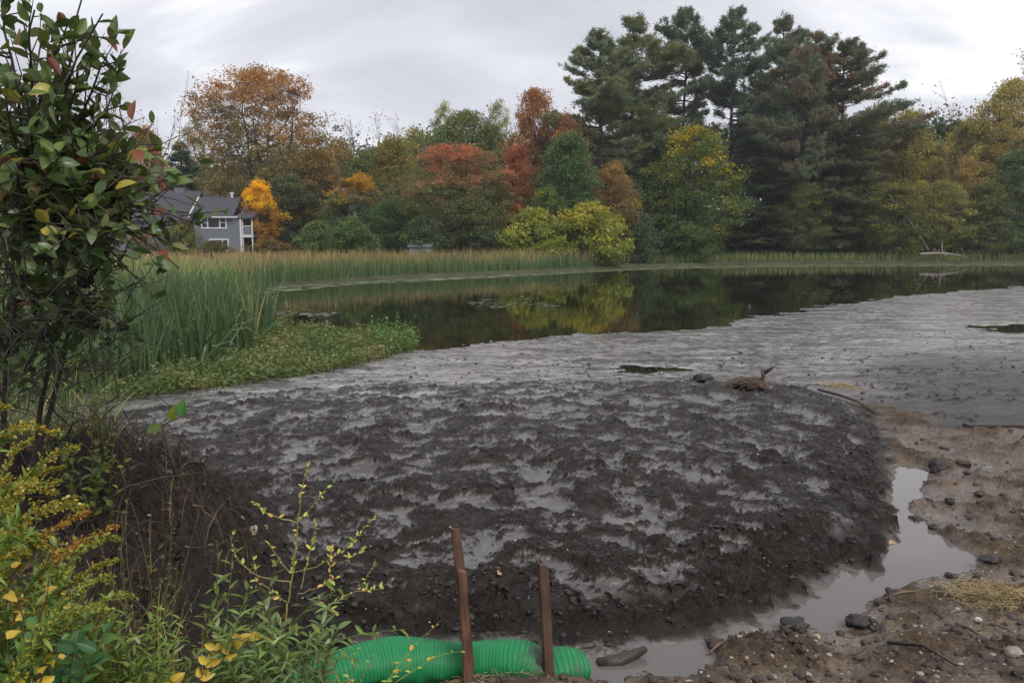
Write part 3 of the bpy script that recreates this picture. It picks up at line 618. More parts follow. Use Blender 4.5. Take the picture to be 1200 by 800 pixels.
tree('golden_tree', 1172, 98, 100, 112, 'round', (0.20, 0.15, 0.035), GOLD, 0.4, 0.4, 'tall yellow tree at the right edge')
tree('orange_tree', 1132, 186, 74, 100, 'round2', (0.14, 0.12, 0.04), (0.22, 0.145, 0.05), 0.6, 0.3, 'dull orange tree left of the grey-green one')
tree('grey_green_tree', 1186, 178, 96, 98, 'tall2', (0.060, 0.085, 0.045), GREEN, 0.5, 0.3, 'grey-green conical tree at the right edge')
tree('golden_tree', 1250, 110, 120, 108, 'round', GOLD, OLIVE, 0.5, 0.4, 'golden tree just cut by the right edge')
tree('olive_tree', 1050, 215, 84, 96, 'round2', (0.095, 0.10, 0.03), GOLD, 0.7, 0.2, 'olive tree above the leaning dead trunk')
# bushes along the far bank
BU = [(176, 262, 60, 84, 'bush', (0.12, 0.10, 0.035), RUST, .6, 'brownish bush below the left wing of the grey house'),
      (220, 262, 54, 82, 'bush2', (0.09, 0.10, 0.03), GOLD, .7, 'olive bush before the grey house'),
      (252, 284, 60, 76, 'bush', (0.08, 0.075, 0.03), RUST, .8, 'low brown-green bush under the lower house window'),
      (315, 282, 64, 76, 'bush2', (0.09, 0.08, 0.03), RUST, .7, 'low bush under the yellow tree'),
      (372, 262, 62, 76, 'bush', (0.075, 0.10, 0.035), YG, .8, 'round grey-green bush left of the white gable'),
      (412, 256, 66, 74, 'bush2', (0.06, 0.09, 0.03), YG, .85, 'rounded green bush behind the left cattails'),
      (495, 256, 60, 76, 'bush', DGREEN, GREEN, .6, 'dark bush beside the grey shed'),
      (560, 262, 70, 78, 'bush2', DGREEN, OLIVE, .7, 'dark bush under the red-topped maple'),
      (748, 252, 56, 84, 'bush', DGREEN, (0.3, 0.15, 0.03), .85, 'dark bush between the yellow bush and the green-yellow tree'),
      (800, 262, 84, 88, 'bush2', (0.05, 0.075, 0.025), YG, .8, 'green bush at the water under the yellow-patched tree'),
      (855, 268, 60, 92, 'bush', DGREEN, GREEN, .7, 'dark green bush right of the yellow-patched tree'),
      (915, 226, 52, 94, 'tall', (0.09, 0.085, 0.03), (0.25, 0.13, 0.03), .6, 'slim yellowish sapling under the pines'),
      (893, 262, 60, 93, 'bush', (0.03, 0.045, 0.02), GREEN, .8, 'very dark bush left of the slim sapling'),
      (948, 258, 66, 94, 'bush2', (0.05, 0.07, 0.03), OLIVE, .7, 'dull green bush right of the slim sapling'),
      (1000, 256, 70, 96, 'bush', (0.065, 0.08, 0.032), OLIVE, .7, 'grey-green bush left of the leaning dead trunk'),
      (1065, 260, 64, 97, 'bush2', (0.08, 0.085, 0.03), GOLD, .75, 'olive bush behind the fallen trunk'),
      (1112, 262, 56, 97, 'bush', (0.07, 0.085, 0.03), RED, .9, 'green bush right of the fallen trunk'),
      (1152, 250, 62, 97, 'bush2', (0.075, 0.065, 0.03), RED, .55, 'reddish brown bush on the right bank'),
      (1200, 254, 72, 96, 'bush', (0.05, 0.065, 0.028), OLIVE, .7, 'dark bush at the right edge of the far bank'),
      (1270, 240, 90, 96, 'bush2', (0.05, 0.065, 0.028), OLIVE, .7, 'dark bush just past the right edge')]
for px, top, wp, D, pr, c1, c2, thr, lb in BU:
    if px > 840: D += 10
    tree('bush' if pr != 'tall' else 'sapling', px, top, wp, D, pr, c1, c2, thr, 0.2, lb, cat='bush' if pr != 'tall' else 'sapling')

# distant wood behind: one leafy mass with an uneven top
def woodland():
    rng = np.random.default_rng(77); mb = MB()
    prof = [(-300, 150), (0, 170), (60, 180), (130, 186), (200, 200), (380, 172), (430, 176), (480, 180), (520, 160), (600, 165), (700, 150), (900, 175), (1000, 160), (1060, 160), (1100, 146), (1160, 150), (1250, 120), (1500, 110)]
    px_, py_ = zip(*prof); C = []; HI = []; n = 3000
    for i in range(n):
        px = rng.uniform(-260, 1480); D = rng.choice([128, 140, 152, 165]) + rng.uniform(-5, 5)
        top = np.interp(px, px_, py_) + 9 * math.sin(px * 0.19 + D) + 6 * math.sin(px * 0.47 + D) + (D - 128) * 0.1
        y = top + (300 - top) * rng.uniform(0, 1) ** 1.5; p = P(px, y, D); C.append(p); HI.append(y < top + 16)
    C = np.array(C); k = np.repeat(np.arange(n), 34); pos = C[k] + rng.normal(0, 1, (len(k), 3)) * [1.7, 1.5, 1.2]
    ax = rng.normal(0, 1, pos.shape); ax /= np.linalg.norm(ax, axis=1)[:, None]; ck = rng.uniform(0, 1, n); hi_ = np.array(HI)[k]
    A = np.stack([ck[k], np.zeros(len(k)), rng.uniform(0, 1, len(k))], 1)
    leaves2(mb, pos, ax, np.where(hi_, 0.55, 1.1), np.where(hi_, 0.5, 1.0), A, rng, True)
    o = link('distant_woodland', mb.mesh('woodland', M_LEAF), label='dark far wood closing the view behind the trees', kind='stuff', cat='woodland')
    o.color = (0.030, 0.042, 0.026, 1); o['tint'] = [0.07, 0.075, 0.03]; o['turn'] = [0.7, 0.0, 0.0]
woodland()
# shade-dark undergrowth at the foot of the wood
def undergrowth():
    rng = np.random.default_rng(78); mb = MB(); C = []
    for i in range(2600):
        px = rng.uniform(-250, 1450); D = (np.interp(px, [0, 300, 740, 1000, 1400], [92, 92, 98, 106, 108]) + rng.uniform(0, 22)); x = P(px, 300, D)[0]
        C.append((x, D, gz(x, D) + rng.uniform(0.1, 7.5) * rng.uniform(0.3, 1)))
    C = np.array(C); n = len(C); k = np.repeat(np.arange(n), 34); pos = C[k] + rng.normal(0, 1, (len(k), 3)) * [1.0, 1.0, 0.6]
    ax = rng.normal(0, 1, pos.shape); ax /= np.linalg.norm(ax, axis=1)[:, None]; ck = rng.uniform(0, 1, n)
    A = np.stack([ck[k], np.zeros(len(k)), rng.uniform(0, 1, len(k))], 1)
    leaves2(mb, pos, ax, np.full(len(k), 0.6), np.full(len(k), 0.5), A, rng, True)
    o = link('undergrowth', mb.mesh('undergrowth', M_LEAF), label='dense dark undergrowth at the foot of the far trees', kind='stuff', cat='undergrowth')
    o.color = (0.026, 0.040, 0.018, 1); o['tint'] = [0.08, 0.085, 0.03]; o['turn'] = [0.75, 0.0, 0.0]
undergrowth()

# leaning dead trunk and fallen trunk on the far bank
m = MB(); b0 = P(1088, 294, 95); b1 = P(1040, 226, 95)
for k in range(1):
    t = np.linspace(0, 1, 8)[:, None]; m.tube(b0 * (1 - t) + b1 * t + np.array([0.5, 0, -0.3]) * 4 * t * (1 - t), 0.10 * (1 - t[:, 0]) + 0.03, 6)
rng = np.random.default_rng(5)
br1 = []
for k in range(9):
    m2 = MB(); br1.append(m2); f = 0.3 + 0.07 * k; s = b0 * (1 - f) + b1 * f; e = s + rng.normal(0, 0.9, 3) + [-0.4, 0, 0.8]; m2.tube([s, (s + e) / 2 + rng.normal(0, .1, 3), e], [0.05, 0.035, 0.015], 4)
me = m.mesh('trunk', M_PALE, True); o = link('leaning_dead_tree', None, label='pale dead trunk leaning left over the far bank', cat='dead tree')
link('trunk', me, o); [link('branch', q.mesh('branch', M_PALE, True), o) for q in br1]
m = MB(); a0 = P(1078, 298, 91.5); a1 = P(1132, 301, 92)
t = np.linspace(0, 1, 7)[:, None]; m.tube(a0 * (1 - t) + a1 * t + np.array([0, 0, 0.25]) * 4 * t * (1 - t), 0.12 * (1 - t[:, 0]) + 0.05, 6)
br1 = []
for k in range(12):
    m2 = MB(); br1.append(m2); f = rng.uniform(0.1, 1); s = a0 * (1 - f) + a1 * f; e = s + rng.normal(0, 0.7, 3) + [0, 0, 0.45]; m2.tube([s, (s + e) / 2 + rng.normal(0, .1, 3), e], [0.05, 0.035, 0.015], 4)
o = link('fallen_tree', None, label='pale fallen trunk with broken branches lying on the far right bank', cat='fallen tree')
link('trunk', m.mesh('trunk', M_PALE, True), o); [link('branch', q.mesh('branch', M_PALE, True), o) for q in br1]

# ============================================================ houses
M_SID = simple('grey_blue_siding', (0.150, 0.168, 0.190), 0.7, 0.08, 2, stretch=(1, 1, 8))
M_SIDL = simple('dark_grey_siding', (0.15, 0.15, 0.165), 0.75, 0.1, 2)
M_ROOF = simple('dark_shingles', (0.060, 0.060, 0.072), 0.85, 0.2, 5, 0.4, 12)
M_ROOF2 = simple('tan_shingles', (0.16, 0.135, 0.12), 0.85, 0.15, 5, 0.4, 12)
M_WHT = simple('white_trim', (0.62, 0.63, 0.66), 0.5, 0.05)
M_GLS = simple('window_glass', (0.012, 0.014, 0.015), 0.08, 0.1)
M_DARK = simple('dark_opening', (0.02, 0.02, 0.022), 0.9, 0.1)
def part(nm, mat, par, boxes, polys=None, smooth=False, label=None):
    m = MB()
    for c, s in boxes: m.box(c, s)
    for Vp, Qp in (polys or []): m.add(Vp, Qp)
    return link(nm, m.mesh(nm, mat, smooth), par, label=label)
def slab(x0, x1, y0, z0, y1, z1, th=0.15):
    V = [(x0, y0, z0), (x1, y0, z0), (x1, y1, z1), (x0, y1, z1)]; V = V + [(a, b, c + th) for a, b, c in V]
    return (V, [[0, 3, 2, 1], [4, 5, 6, 7], [0, 1, 5, 4], [1, 2, 6, 5], [2, 3, 7, 6], [3, 0, 4, 7]])
HD = 82.0; S = HD / F
hz = P(284, 298, HD)[2]; hx = P(284, 298, HD)[0]
H = link('grey_house', None, loc=(hx, HD, hz), rot=(0, 0, 0.10), label='grey-blue two-storey house with white-framed windows and a balcony at the left', cat='house')
def hp(px, py): return ((px - 284) * S, (298 - py) * S)
ev = hp(284, 253)[1]; rg = hp(284, 232)[1]; xl = hp(231, 0)[0]; D1 = 7.0
part('wall', M_SID, H, [((xl / 2, D1 / 2, ev / 2 - 0.4), (-xl, D1, ev + 0.8))], [([(0, 0.01, ev), (0, D1 - .01, ev), (0, D1 / 2, rg - .1), (-0.02, 0.01, ev), (-0.02, D1 - .01, ev), (-0.02, D1 / 2, rg - .1)], [[0, 1, 2, 2], [3, 5, 4, 4]])] if False else None)
for gxx in (-0.04, xl):
    m = MB(); V = [(gxx, 0.01, ev), (gxx, D1 - .01, ev), (gxx, D1 / 2, rg - .12)]; V += [(a + .04, b, c) for a, b, c in V]; m.add(V, [[0, 3, 4, 1], [1, 4, 5, 2], [2, 5, 3, 0]], [[0, 1, 2], [3, 5, 4]]); link('gable', m.mesh('gable', M_SID), H)
roof = part('roof', M_ROOF, H, [], [slab(xl - 0.35, 0.35 - 1.0, -0.4, ev - 0.2, D1 / 2, rg), slab(xl - 0.35, -0.65, D1 / 2 + 0.001, rg, D1 + 0.4, ev - 0.2)])
part('corner_trim', M_WHT, H, [((-0.06, -0.02, ev / 2 - .2), (0.16, 0.06, ev))])
part('rake_trim', M_WHT, H, [], [slab(xl - 0.40, xl - 0.28, -0.42, ev - 0.25, D1 / 2, rg - 0.05, 0.22)])
part('fascia', M_WHT, H, [((xl / 2 - 0.1, -0.42, ev - 0.20), (-xl - 0.3, 0.05, 0.14))])
m = MB(); m.tube([(-1.6, D1 / 2, rg), (-1.6, D1 / 2, rg + 0.45)], 0.13, 8); m.tube([(-1.6, D1 / 2, rg + 0.45), (-1.6, D1 / 2, rg + 0.62)], 0.22, 8); link('vent', m.mesh('vent', M_WHT), roof)
def window(x0, y0, x1, y1, mull, bars, yoff=-0.03, par=H):
    X0, Z1 = hp(x0, y0); X1, Z0 = hp(x1, y1); wd = X1 - X0; hh = Z1 - Z0; cx = (X0 + X1) / 2; cz = (Z0 + Z1) / 2; f = 0.13
    bx = [((cx, yoff, Z1 - f / 2), (wd, 0.08, f)), ((cx, yoff, Z0 + f / 2), (wd, 0.08, f)), ((X0 + f / 2, yoff, cz), (f, 0.08, hh - 2 * f)), ((X1 - f / 2, yoff, cz), (f, 0.08, hh - 2 * f))]
    for q in mull: bx.append(((X0 + wd * q, yoff + .002, cz), (0.12, 0.07, hh - 2 * f)))
    for q0, q1 in bars: bx.append(((X0 + wd * (q0 + q1) / 2, yoff + .006, cz), (wd * (q1 - q0) - .12, 0.05, 0.07)))
    win = part('window', M_WHT, par, bx); ql = [0] + list(mull) + [1]
    for a, b in zip(ql[:-1], ql[1:]): part('pane', M_GLS, win, [((X0 + wd * (a + b) / 2, yoff + 0.028, cz), (wd * (b - a) - 0.1, 0.02, hh - 2 * f))])
window(239, 254.5, 268, 268.5, (0.26, 0.73), ((0.0, 0.26), (0.73, 1)))
window(247.5, 280, 269.5, 294, (0.67,), ((0.67, 1),))
# balcony side
xb0 = 0.0; xb1 = hp(296, 0)[0]
part('porch_roof', M_ROOF, H, [], [slab(-0.6, xb1 + 0.15, -0.1, hp(0, 257)[1], 3.2, hp(0, 248)[1], 0.14)])
bal = part('balcony', M_SID, H, [((xb1 / 2 + .01, 0.35, hp(0, 271)[1]), (xb1, 0.08, 0.95)), ((xb1 / 2 + .01, 1.6, hp(0, 277)[1]), (xb1, 2.9, 0.18))])
part('railing_cap', M_WHT, bal, [((xb1 / 2 + .01, 0.35, hp(0, 265.3)[1]), (xb1, 0.14, 0.08))])
part('floor_trim', M_WHT, bal, [((xb1 / 2 + .01, 0.12, hp(0, 277)[1]), (xb1, 0.06, 0.24))])
for xx in (0.08, xb1 - 0.02): part('post', M_WHT, H, [((xx, 0.22, hp(0, 257)[1] / 2 - 0.3), (0.12, 0.12, hp(0, 257)[1] + 0.6))])
part('back_wall', M_SIDL, H, [((xb1 / 2, 3.1, 1.7), (xb1, 0.1, 4.2))])
part('door', M_GLS, H, [((xb1 / 2, 3.0, hp(0, 268)[1] + .2), (0.8, 0.06, 1.8))]); part('door', M_GLS, H, [((xb1 / 2, 3.0, hp(0, 290)[1]), (0.8, 0.06, 1.8))])
# left wing
xw0 = hp(120, 0)[0]; ez = hp(0, 258)[1]; rz_ = hp(0, 236)[1]
part('wing_wall', M_SIDL, H, [(((xw0 + xl) / 2 - .05, 4.5, ez / 2 - .4), (xl - xw0 - .1, 5.6, ez + .8))])
part('wing_roof', M_ROOF, H, [], [slab(xw0 - 0.3, xl - 0.45, 1.3, ez - 0.15, 5.0, hp(0, 224)[1], 0.15), slab(xw0 - 0.3, xl - 0.45, 5.001, hp(0, 224)[1], 8.4, ez, 0.15)])
part('chimney', M_SIDL, H, [((hp(200, 0)[0], 5.2, hp(0, 236)[1] / 2 + hp(0, 220)[1] / 2 - 1.0), (0.95, 0.9, 3.6))])
part('rear_roof', M_ROOF2, H, [], [([(hp(203, 0)[0], 9.0, hp(0, 236)[1]), (hp(240, 0)[0], 9.0, hp(0, 236)[1]), (hp(222, 0)[0], 12, hp(0, 218)[1]), (hp(203, 0)[0], 12, hp(0, 218)[1]), (hp(203, 0)[0], 15, hp(0, 236)[1]), (hp(240, 0)[0], 15, hp(0, 236)[1])], [[0, 1, 2, 3], [3, 2, 5, 4], [0, 3, 4, 4], [1, 5, 2, 2]])])
window(208, 255 + 2, 221, 266 + 2, (0.5,), (), 1.66)
window(173, 260, 186, 272, (0.5,), (), 1.66)
# white gable and shed glimpsed between trees
p = P(401, 224, 93); WG = link('white_house', None, loc=(p[0], 93, gz(p[0], 93)), label='white gable peeking between trees right of the big maple', cat='house'); hh = P(402, 210, 93)[2] - gz(p[0], 93)
part('wall', M_WHT, WG, [((0, 2, hh / 2 - 1), (2.6, 4, hh - 2))]); part('roof', M_ROOF, WG, [], [([(-2, -.2, hh - 2.1), (2, -.2, hh - 2.1), (0, -.2, hh), (-2, 4.2, hh - 2.1), (2, 4.2, hh - 2.1), (0, 4.2, hh)], [[0, 2, 5, 3], [1, 4, 5, 2]])])
m = MB(); m.add([(-1.7, 0, hh - 2), (1.7, 0, hh - 2), (0, 0, hh - 0.25)], None, [[0, 1, 2]]); link('gable', m.mesh('gable', M_WHT), WG)
p = P(492, 292, 74); SH = link('shed', None, loc=(p[0], 74, gz(p[0], 74) + .1), label='small pale grey shed behind the cattails below the red-topped maple', cat='shed')
part('wall', simple('shed_boards', (0.20, 0.22, 0.22), 0.7, 0.15), SH, [((0, 1, 0.75), (1.9, 2, 1.5))]); part('roof', M_SIDL, SH, [], [slab(-1.1, 1.1, -0.2, 1.5, 2.3, 1.9, 0.08)]); part('door', M_DARK, SH, [((0.3, -0.02, 0.6), (0.6, 0.05, 1.1))])

# ============================================================ reeds, marsh plants, grass
def inpoly(poly, n, rng):
    a = np.array(poly); lo, hi = a.min(0), a.max(0); o = []
    tot = 0
    while tot < n:
        q = rng.uniform(lo, hi, (n * 2, 2)); q = q[sdist(q[:, 0], q[:, 1], poly) > 0]; o.append(q); tot += len(q)
    return np.vstack(o)[:n]
def reeds(name, poly, n, h, seed, label, c1, c2, turn, wd=0.022, lean=0.16, near_bias=None, zoff=0, edge=None, broken=0.08, cat='reeds'):
    rng = np.random.default_rng(seed); q = inpoly(poly, n, rng)
    if edge is not None:
        w_ = rng.uniform(0, 1, len(q)); dd = sdist(q[:, 0], q[:, 1], poly); q = q[w_ < np.clip(edge / (dd + 0.2), 0.12, 1)]
    n = len(q); hgt = h * rng.uniform(0.62, 1.08, n) * (1 + 0.22 * perlin(q[:, 0] * 0.9, q[:, 1] * 0.6, seed) + 0.1 * perlin(q[:, 0] * 3, q[:, 1] * 2, seed + 1))
    # outside the polygon's heart the stand gets a bit lower
    base = np.stack([q[:, 0], q[:, 1], np.full(n, -0.05 + zoff)], 1)
    ln = rng.normal(0, lean, (n, 2)) * hgt[:, None]; tip = base + np.concatenate([ln, hgt[:, None]], 1)
    bend = np.concatenate([-ln * 0.25, np.zeros((n, 1))], 1)
    br = rng.uniform(0, 1, n) < broken; tip[br, 2] -= hgt[br] * rng.uniform(0.25, 0.6, br.sum()); tip[br, :2] += rng.normal(0, 0.35, (br.sum(), 2)) * h; bend[br, 2] += hgt[br] * 0.3
    ck = np.clip(0.5 + 0.7 * perlin(q[:, 0] * 0.35, q[:, 1] * 0.35, seed + 3), 0, 1) * 0.6 + 0.4 * rng.uniform(0, 1, n)
    mb = MB(); seg = 4 if 'near' in name else 3 if 'cattails' in name else 2; A = np.stack([ck, np.zeros(n), rng.uniform(0, 1, n)], 1); A = np.repeat(A, (seg + 1) * 2, axis=0)
    A[:, 1] = np.tile(np.repeat(np.linspace(0, 1, seg + 1), 2), n)
    t = np.linspace(0, 1, seg + 1)
    blades(mb, base, tip, wd * rng.uniform(0.6, 1.3, n), bend, seg, None, rng=rng, prof=lambda t: np.clip((1 - t) * 2.2, 0.08, 1)); mb.A[-1] = A
    o = link(name, mb.mesh(name, M_REED), kind='stuff', label=label, cat=cat)
    o.color = (*c1, 1); o['tint'] = list(map(float, c2)); o['turn'] = turn; return o
TAN = (0.22, 0.15, 0.075)
R_NEAR = gp([(-60, 486), (60, 478), (120, 470), (180, 452), (240, 440), (285, 425), (318, 406), (322, 388), (250, 383), (190, 368), (130, 366), (-120, 380)])
R_MID = gp([(-160, 372), (120, 368), (190, 366), (240, 352), (290, 344), (300, 338)]) + gp([(290, 320), (120, 316), (-200, 316)])
R_FAR = gp([(280, 344), (330, 335.5), (400, 330.5), (500, 325.5), (620, 320), (722, 314.5)]) + gp([(728, 310), (620, 313.5), (500, 317), (400, 320), (250, 322)])
reeds('near_cattails', R_NEAR, 8500, 1.80, 401, 'tall dark green cattails at the left edge of the mud', (0.040, 0.066, 0.028), (0.15, 0.135, 0.06), [0.68, 0.12, 0], 0.042, broken=.2, lean=.13)
reeds('middle_cattails', R_MID, 11000, 1.75, 402, 'bright green cattails between the house and the pond', (0.068, 0.112, 0.036), (0.20, 0.165, 0.080), [0.60, 0.55, 0], 0.045)
reeds('far_cattails', R_FAR, 14000, 1.85, 403, 'belt of tan-tipped cattails along the far shore', (0.056, 0.084, 0.034), TAN, [0.66, 0.72, 0], 0.045, lean=0.09)
R_BACK = gp([(120, 316), (290, 319), (400, 318), (500, 314)]) + gp([(500, 311), (400, 311), (100, 308)])
reeds('back_reeds', R_BACK, 6000, 1.7, 404, 'dry tan reeds in front of the grey house', (0.12, 0.11, 0.05), (0.26, 0.17, 0.09), [0.35, 0.5, 0], 0.07)
R_GR = gp([(735, 312), (800, 311.5), (850, 310.5), (900, 310), (1000, 309), (1200, 308.5), (1500, 308)]) + gp([(1500, 304.8), (1200, 305), (1000, 305.5), (900, 307), (800, 309)])
reeds('far_bank_grass', R_GR, 17000, 1.25, 405, 'green marsh grass along the right far bank', (0.080, 0.105, 0.040), (0.13, 0.13, 0.05), [0.6, 0.2, 0], 0.06, zoff=0.15, cat='grass')
# low leafy smartweed at the mud's edge
def weeds(name, poly, n, h, seed, label, c1, c2, thr, ls=0.075, zf=None, nl=7, cat='weeds'):
    rng = np.random.default_rng(seed); q = inpoly(poly, n, rng); mb = MB()
    hh = h * rng.uniform(0.4, 1.1, n) * (1 + 0.8 * perlin(q[:, 0] * 0.9, q[:, 1] * 0.9, seed)) * np.where(rng.uniform(0, 1, n) > .93, 1.7, 1)
    zb = np.array([zf(a, b) if zf else 0.0 for a, b in q]); base = np.stack([q[:, 0], q[:, 1], zb], 1)
    ln = rng.normal(0, 0.25, (n, 2)) * hh[:, None]; tip = base + np.concatenate([ln, hh[:, None]], 1)
    ck = np.clip(0.5 + 0.8 * perlin(q[:, 0] * 0.8, q[:, 1] * 0.8, seed + 3), 0, 1) * 0.6 + 0.4 * rng.uniform(0, 1, n)
    blades(mb, base, tip, np.full(n, 0.010), None, 2, np.stack([ck, 0 * ck, ck], 1), rng=rng)
    k = np.repeat(np.arange(n), nl); f = rng.uniform(0.15, 1, len(k))[:, None]; pos = base[k] * (1 - f) + tip[k] * f
    ax = rng.normal(0, 1, (len(k), 3)) * [1, 1, 0.5] + [0, 0, 0.25]; ax /= np.linalg.norm(ax, axis=1)[:, None]; sz = ls * rng.uniform(0.6, 1.4, len(k))
    leaves2(mb, pos, ax, sz, sz * 0.34, np.stack([ck[k], f[:, 0], rng.uniform(0, 1, len(k))], 1), rng)
    o = link(name, mb.mesh(name, M_REED), kind='stuff', label=label, cat=cat); o.color = (*c1, 1); o['tint'] = list(map(float, c2)); o['turn'] = [thr, 0.1, 0]; return o
W_SM = gp([(100, 482), (150, 470), (200, 464), (260, 456), (330, 446), (400, 434), (450, 422), (486, 411), (470, 404), (430, 396), (320, 392), (300, 415), (240, 440), (150, 462)])
weeds('smartweed', W_SM, 5600, 0.33, 411, 'low yellow-green weeds between the cattails and the mud', (0.066, 0.088, 0.030), (0.12, 0.105, 0.045), 0.62, 0.085)
W_TIP = gp([(438, 410), (484, 412), (490, 406), (440, 400)])
weeds('leafy_clump', W_TIP, 240, 0.55, 412, 'brighter green clump of weeds at the tip of the weed spit', (0.065, 0.12, 0.038), (0.09, 0.13, 0.04), 0.7, 0.09)
# shoreline film of duckweed (thin sheet)
def strip(name, pts, mat, label, z_=0.006, jit=0.3, seed=0, kind='stuff'):
    rng = np.random.default_rng(seed); V = []; T = []
    lo = []; hi = []
    for px, p0, p1 in pts: lo.append(G(px, p0)); hi.append(G(px, p1))
    lo = np.array(lo); hi = np.array(hi); n = 160; s = np.linspace(0, len(pts) - 1, n)
    L0 = np.stack([np.interp(s, np.arange(len(pts)), lo[:, k]) for k in range(3)], 1); H0 = np.stack([np.interp(s, np.arange(len(pts)), hi[:, k]) for k in range(3)], 1)
    L0[:, 1] += jit * fbm(L0[:, 0] * 0.4, L0[:, 0] * 0, seed, 4) * 3
    V = np.vstack([L0, H0]); V[:, 2] = z_; i = np.arange(n - 1); return link(name, mkmesh(name, V, [np.stack([i, i + 1, i + n + 1, i + n], -1)], False, {}, mat), kind=kind, label=label)
def scum_mat():
    m, nt = newmat('duckweed_film'); L = nt.links.new; b = nd(nt, 'ShaderNodeBsdfPrincipled', Roughness=0.7)
    tc = nd(nt, 'ShaderNodeTexCoord'); n = nd(nt, 'ShaderNodeTexNoise', Scale=0.9, Detail=8.0, Roughness=0.7); L(tc.outputs['Object'], n.inputs['Vector'])
    r = nd(nt, 'ShaderNodeValToRGB'); L(n.outputs[0], r.inputs[0]); r.color_ramp.elements[0].color = (0.07, 0.10, 0.035, 1); r.color_ramp.elements[1].color = (0.17, 0.19, 0.09, 1); r.color_ramp.elements[0].position = .35; r.color_ramp.elements[1].position = .65
    L(r.outputs[0], b.inputs[0]); tr = nd(nt, 'ShaderNodeBsdfTransparent'); mx = nd(nt, 'ShaderNodeMixShader')
    L(mth(nt, 'GREATER_THAN', n.outputs[0], 0.50), mx.inputs[0]); L(tr.outputs[0], mx.inputs[1]); L(b.outputs[0], mx.inputs[2]); out(nt, mx.outputs[0]); return m
M_SCUM = scum_mat()
strip('duckweed', [(270, 348, 340), (300, 345, 337), (350, 340, 333), (420, 333, 329), (520, 328.5, 325), (620, 323.2, 320), (725, 317.5, 314)], M_SCUM, 'pale duckweed film along the far cattails', 0.006, 0.3, 3)
strip('duckweed', [(725, 317.5, 313), (800, 315, 311), (900, 313.5, 309.5), (1000, 312.5, 308.8), (1200, 311.8, 308), (1500, 311.5, 308)], M_SCUM, 'pale duckweed film along the right far bank', 0.006, 0.5, 4)
# lily pads
M_PAD = simple('lily_pad', (0.10, 0.14, 0.075), 0.28, 0.25, 1.5)
def padmesh(r):
    a = np.linspace(0.2, 2 * np.pi - 0.2, 12); V = [(0, 0, 0.004)] + [(math.cos(t) * r, math.sin(t) * r, 0.012 + 0.006 * math.sin(3 * t)) for t in a]
    V2 = [(x, y, z_ - 0.006) for x, y, z_ in V]; n = len(V); T = [[0, i, i + 1] for i in range(1, n - 1)]; T2 = [[n, n + i + 1, n + i] for i in range(1, n - 1)]
    return mkmesh('lily_pad', V + V2, [T + T2], True, {}, M_PAD)
pm = padmesh(0.13); rng = np.random.default_rng(8)
for nm_, lab, n, (xa, xb, ya, yb) in (('c', 'lily pad in the cluster floating at the middle of the pond', 60, (552, 652, 352, 361)), ('l', 'lily pad in the thin line floating near the left cattails', 34, (322, 400, 366, 371)), ('r', 'lily pad in the far line floating near the end of the cattail belt', 22, (655, 735, 331, 335)), ('k', 'lily pad by the weed spit', 14, (410, 440, 392, 399)), ('q', 'lily pad scattered on the right part of the pond', 26, (900, 1110, 318, 350))):
    for i in range(n):
        u = rng.uniform(); px = xa + (xb - xa) * u; py = (ya + yb) / 2 + rng.normal(0, 0.25) * (yb - ya) + (3 * math.sin(px * 0.12) if nm_ == 'c' else 0); g_ = G(px, py)
        link('lily_pad', pm, loc=(g_[0], g_[1], 0.003), rot=(0, 0, rng.uniform(0, 6)), scale=rng.uniform(0.7, 1.3), label=lab, cat='lily pad', group='lily pads ' + {'c': 'mid-pond', 'l': 'near the left cattails', 'r': 'near the belt end', 'k': 'by the weed spit', 'q': 'on the right part of the pond'}[nm_])

# ============================================================ clods, stones, sticks
def clodmesh(seed, sub=2, name='clod', mat=M_MUD, flat=0.72, rough=0.6):
    import bmesh
    bm = bmesh.new(); bmesh.ops.create_icosphere(bm, subdivisions=sub, radius=1); V = np.array([v.co[:] for v in bm.verts]); T = np.array([[v.index for v in f.verts] for f in bm.faces]); bm.free()
    d = 1 + rough * (perlin(V[:, 0] * 1.5 + seed, V[:, 1] * 1.5 + V[:, 2], seed) + 0.5 * perlin(V[:, 0] * 3.5 + seed, V[:, 1] * 3 + V[:, 2] * 3, seed + 2))
    V = V * d[:, None] * [1, 1, flat]; return V, T
CL = [clodmesh(s) for s in range(6)]; CL1 = [clodmesh(s, 1) for s in range(6)]
M_STONE = simple('pebble', (0.30, 0.26, 0.22), 0.55, 0.35, 3)
M_CLOD = simple('mud_clod', (0.032, 0.027, 0.024), 0.55, 0.4, 25, 0.7, 60)
M_DCLOD = simple('brown_clod', (0.060, 0.042, 0.032), 0.6, 0.4, 25, 0.7, 60)
def crumbs(name, n, test, smin, smax, mat, label, seed, lowpoly=True, sink=0.3, cat='crumbs'):
    rng = np.random.default_rng(seed); mb = MB(); k = 0; tries = 0
    while k < n and tries < n * 40:
        tries += 1; r_ = rng.integers(60, ROWS - 5); c_ = rng.integers(5, COLS - 5)
        if not test(r_, c_, rng): continue
        s = smin * (smax / smin) ** (rng.uniform() ** 2.0); V, T = (CL1 if lowpoly else CL)[rng.integers(6)]; a = rng.uniform(0, 6.28); ca, sa = math.cos(a), math.sin(a)
        Q = V @ np.array([[ca, sa, 0], [-sa, ca, 0], [0, 0, 1]]) * s * rng.uniform(0.7, 1.3, 3)
        mb.add(Q + [X_[r_, c_], Y_[r_, c_], z[r_, c_] + s * 0.3 - s * sink * 0.5], None, T); k += 1
    return link(name, mb.mesh(name, mat, False), kind='stuff', label=label, cat=cat)
